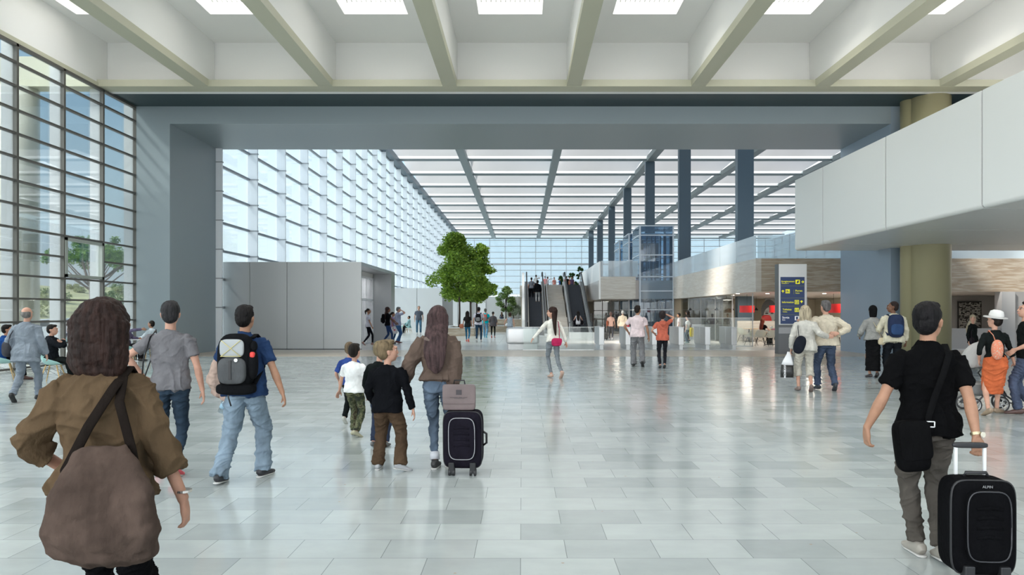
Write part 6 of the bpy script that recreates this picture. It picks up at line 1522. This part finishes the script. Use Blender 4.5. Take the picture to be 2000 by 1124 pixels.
def car(label, px, Y, c, rz=0):
    t = thing('car', label, 'car', (wx(px, Y), Y, -.12), rz)
    prof = [(-2.1, .3), (-2.12, .62), (-1.95, .82), (-1.2, .92), (-.55, 1.36), (.75, 1.42), (1.45, 1.0), (2.0, .88), (2.12, .6), (2.1, .3)]
    MB().prism(prof, -.85, .85, 'y').build('car_body', mat('car paint %g' % c[0], c, rough=.25, metal=.3), t, bevel=.08)
    MB().prism([(-1.05, .93), (-.5, 1.3), (.7, 1.36), (1.25, 1.0)], -.86, .86, 'y').build('side_window', mat('car window', (.03, .035, .04), rough=.1), t)
    for x in (-1.3, 1.3):
        for y in (-.8, .8):
            w_ = MB().cyl((x, y - .1, .32), (x, y + .1, .32), .32, 24).build('wheel', M_BLACK, t); r_ = MB().cyl((x, y - .11, .32), (x, y + .11, .32), .19, 12).build('rim', M_METAL, None); r_.parent = w_
car('silver car parked outside behind the young man in the suit', 96, 42, (.55, .57, .6), .3)
car('yellow-green car half hidden outside behind the dark-haired woman', 150, 50, (.55, .50, .08), .2)
car('white car parked outside close to the pier', 258, 62, (.7, .7, .7), .1)
far('pedestrian in a white top and blue jeans walking outside the glass', 122, 38, 601, -60, base=-.12, H=1.72, **W1, top=('tee', (.7, .66, .66)), bottom=('jeans', (.10, .16, .30)), hair=('short', HAIR_D), sk=SKIN_P)
# ground and buildings beyond the far glass
struct(MB().box(-60, 120, 154.5, 400, -.5, -.2).build('ground_far', mat('pale paving outside', (.5, .5, .5))))
t = MB().box(-30, 4, 200, 215, -.2, 6.5).box(-10, 2, 195, 200, -.2, 4.0).build('far_building', mat('hazy concrete', (.55, .56, .55), rough=.9)); tag(t, 'hazy grey building beyond the far glass wall', 'building')
FILL_GLOW = 4.2  # strength of a sky glow added behind the camera to fill the interior
# ================================================================== camera, light, world
cam = bpy.data.cameras.new('camera'); co = bpy.data.objects.new('camera', cam); col.objects.link(co)
co.location = (0, 0, EYE); co.rotation_euler = (PI / 2, 0, 0)
cam.sensor_width = 36; cam.lens = 36 * F / 2000
cam.shift_x = -(CX - 1000) / 2000; cam.shift_y = (CY - 562) / 2000
cam.clip_end = 1000; cam.clip_start = .1
sc.camera = co
w = bpy.data.worlds.new('sky'); sc.world = w; w.use_nodes = True
nt = w.node_tree; bg = nt.nodes['Background']
tc = nt.nodes.new('ShaderNodeTexCoord'); sp = nt.nodes.new('ShaderNodeSeparateXYZ'); r = nt.nodes.new('ShaderNodeValToRGB')
e = r.color_ramp.elements
e[0].position = .0; e[0].color = (.88, .95, 1, 1); e[1].position = .75; e[1].color = (.36, .68, 1.1, 1)
x = e.new(.12); x.color = (.74, .95, 1.08, 1); x = e.new(.32); x.color = (.46, .80, 1.15, 1)
nt.links.new(tc.outputs['Generated'], sp.inputs[0]); nt.links.new(sp.outputs[2], r.inputs[0]); nm = nt.nodes.new('ShaderNodeVectorMath'); nm.operation = 'NORMALIZE'; nt.links.new(tc.outputs['Generated'], nm.inputs[0])
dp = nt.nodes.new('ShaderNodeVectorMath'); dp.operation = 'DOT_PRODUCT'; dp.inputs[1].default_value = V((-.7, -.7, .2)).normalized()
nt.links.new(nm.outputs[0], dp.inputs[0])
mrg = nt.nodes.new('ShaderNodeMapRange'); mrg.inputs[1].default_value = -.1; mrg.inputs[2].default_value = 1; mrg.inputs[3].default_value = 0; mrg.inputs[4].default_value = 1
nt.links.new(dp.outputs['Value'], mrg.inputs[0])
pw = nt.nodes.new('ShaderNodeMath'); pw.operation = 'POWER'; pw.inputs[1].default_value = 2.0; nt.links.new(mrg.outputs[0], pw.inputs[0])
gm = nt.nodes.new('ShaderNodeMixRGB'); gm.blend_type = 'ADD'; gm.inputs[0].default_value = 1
gs = nt.nodes.new('ShaderNodeMixRGB'); gs.blend_type = 'MULTIPLY'; gs.inputs[0].default_value = 1; gs.inputs[2].default_value = (FILL_GLOW, FILL_GLOW * .98, FILL_GLOW * .95, 1)
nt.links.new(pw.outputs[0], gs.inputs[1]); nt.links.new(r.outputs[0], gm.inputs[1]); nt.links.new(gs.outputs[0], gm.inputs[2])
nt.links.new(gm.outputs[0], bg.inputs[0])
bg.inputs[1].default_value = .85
sl = bpy.data.lights.new('sun', 'SUN'); sl.energy = 6.5; sl.angle = math.radians(7); sl.color = (1, .95, .87)
so = bpy.data.objects.new('sun', sl); col.objects.link(so)
so.rotation_euler = V((.62, .30, -.72)).to_track_quat('-Z', 'Y').to_euler()
vs = sc.view_settings; vs.view_transform = 'Standard'; vs.look = 'None'; vs.gamma = 1; vs.use_curve_mapping = False; vs.exposure = 0.34
c = sc.cycles; c.use_denoising = True; c.max_bounces = 10; c.diffuse_bounces = 5; c.glossy_bounces = 3; c.transmission_bounces = 4
c.transparent_max_bounces = 24; c.sample_clamp_indirect = 8; c.caustics_reflective = False; c.caustics_refractive = False

for b in bays:
    for a, cc in skyY:
        al = bpy.data.lights.new('skylight_fill', 'AREA'); al.shape = 'RECTANGLE'; al.size = 1.8; al.size_y = cc - a - .2; al.energy = 125; al.color = (1, .985, .95)  # area light added in each skylight well to brighten the front hall
        ao = bpy.data.objects.new('skylight_fill', al); col.objects.link(ao); ao.location = (b, (a + cc) / 2, CZ + .65)

def lamp(x, y, z, sx, sy, e, name='ceiling_fill', c=(1, .93, .82)):  # added area light with no fitting modelled around it
    al = bpy.data.lights.new(name, 'AREA'); al.shape = 'RECTANGLE'; al.size = sx; al.size_y = sy; al.energy = e; al.color = c
    ao = bpy.data.objects.new(name, al); col.objects.link(ao); ao.location = (x, y, z)
for x, y in ((12.5, 36), (12.5, 41), (16, 36), (16, 41), (19, 37), (18, 45), (12.5, 47.5)): lamp(x, y, ZS - .03, .5, .5, 45)  # added under the cafe soffit to brighten the dark interior
for x, y in ((7, 54), (9, 60), (3, 62), (14, 57)): lamp(x, y, ZS - .03, .6, .6, 40)  # added fill under the mezzanine
lamp(-9, 36.5, 3.45, 1.2, 5, 90, c=(1, 1, 1)); lamp(23.5, 37, ZS - .03, 1.5, 1, 25)  # added fill behind the lobby doors and in the right room
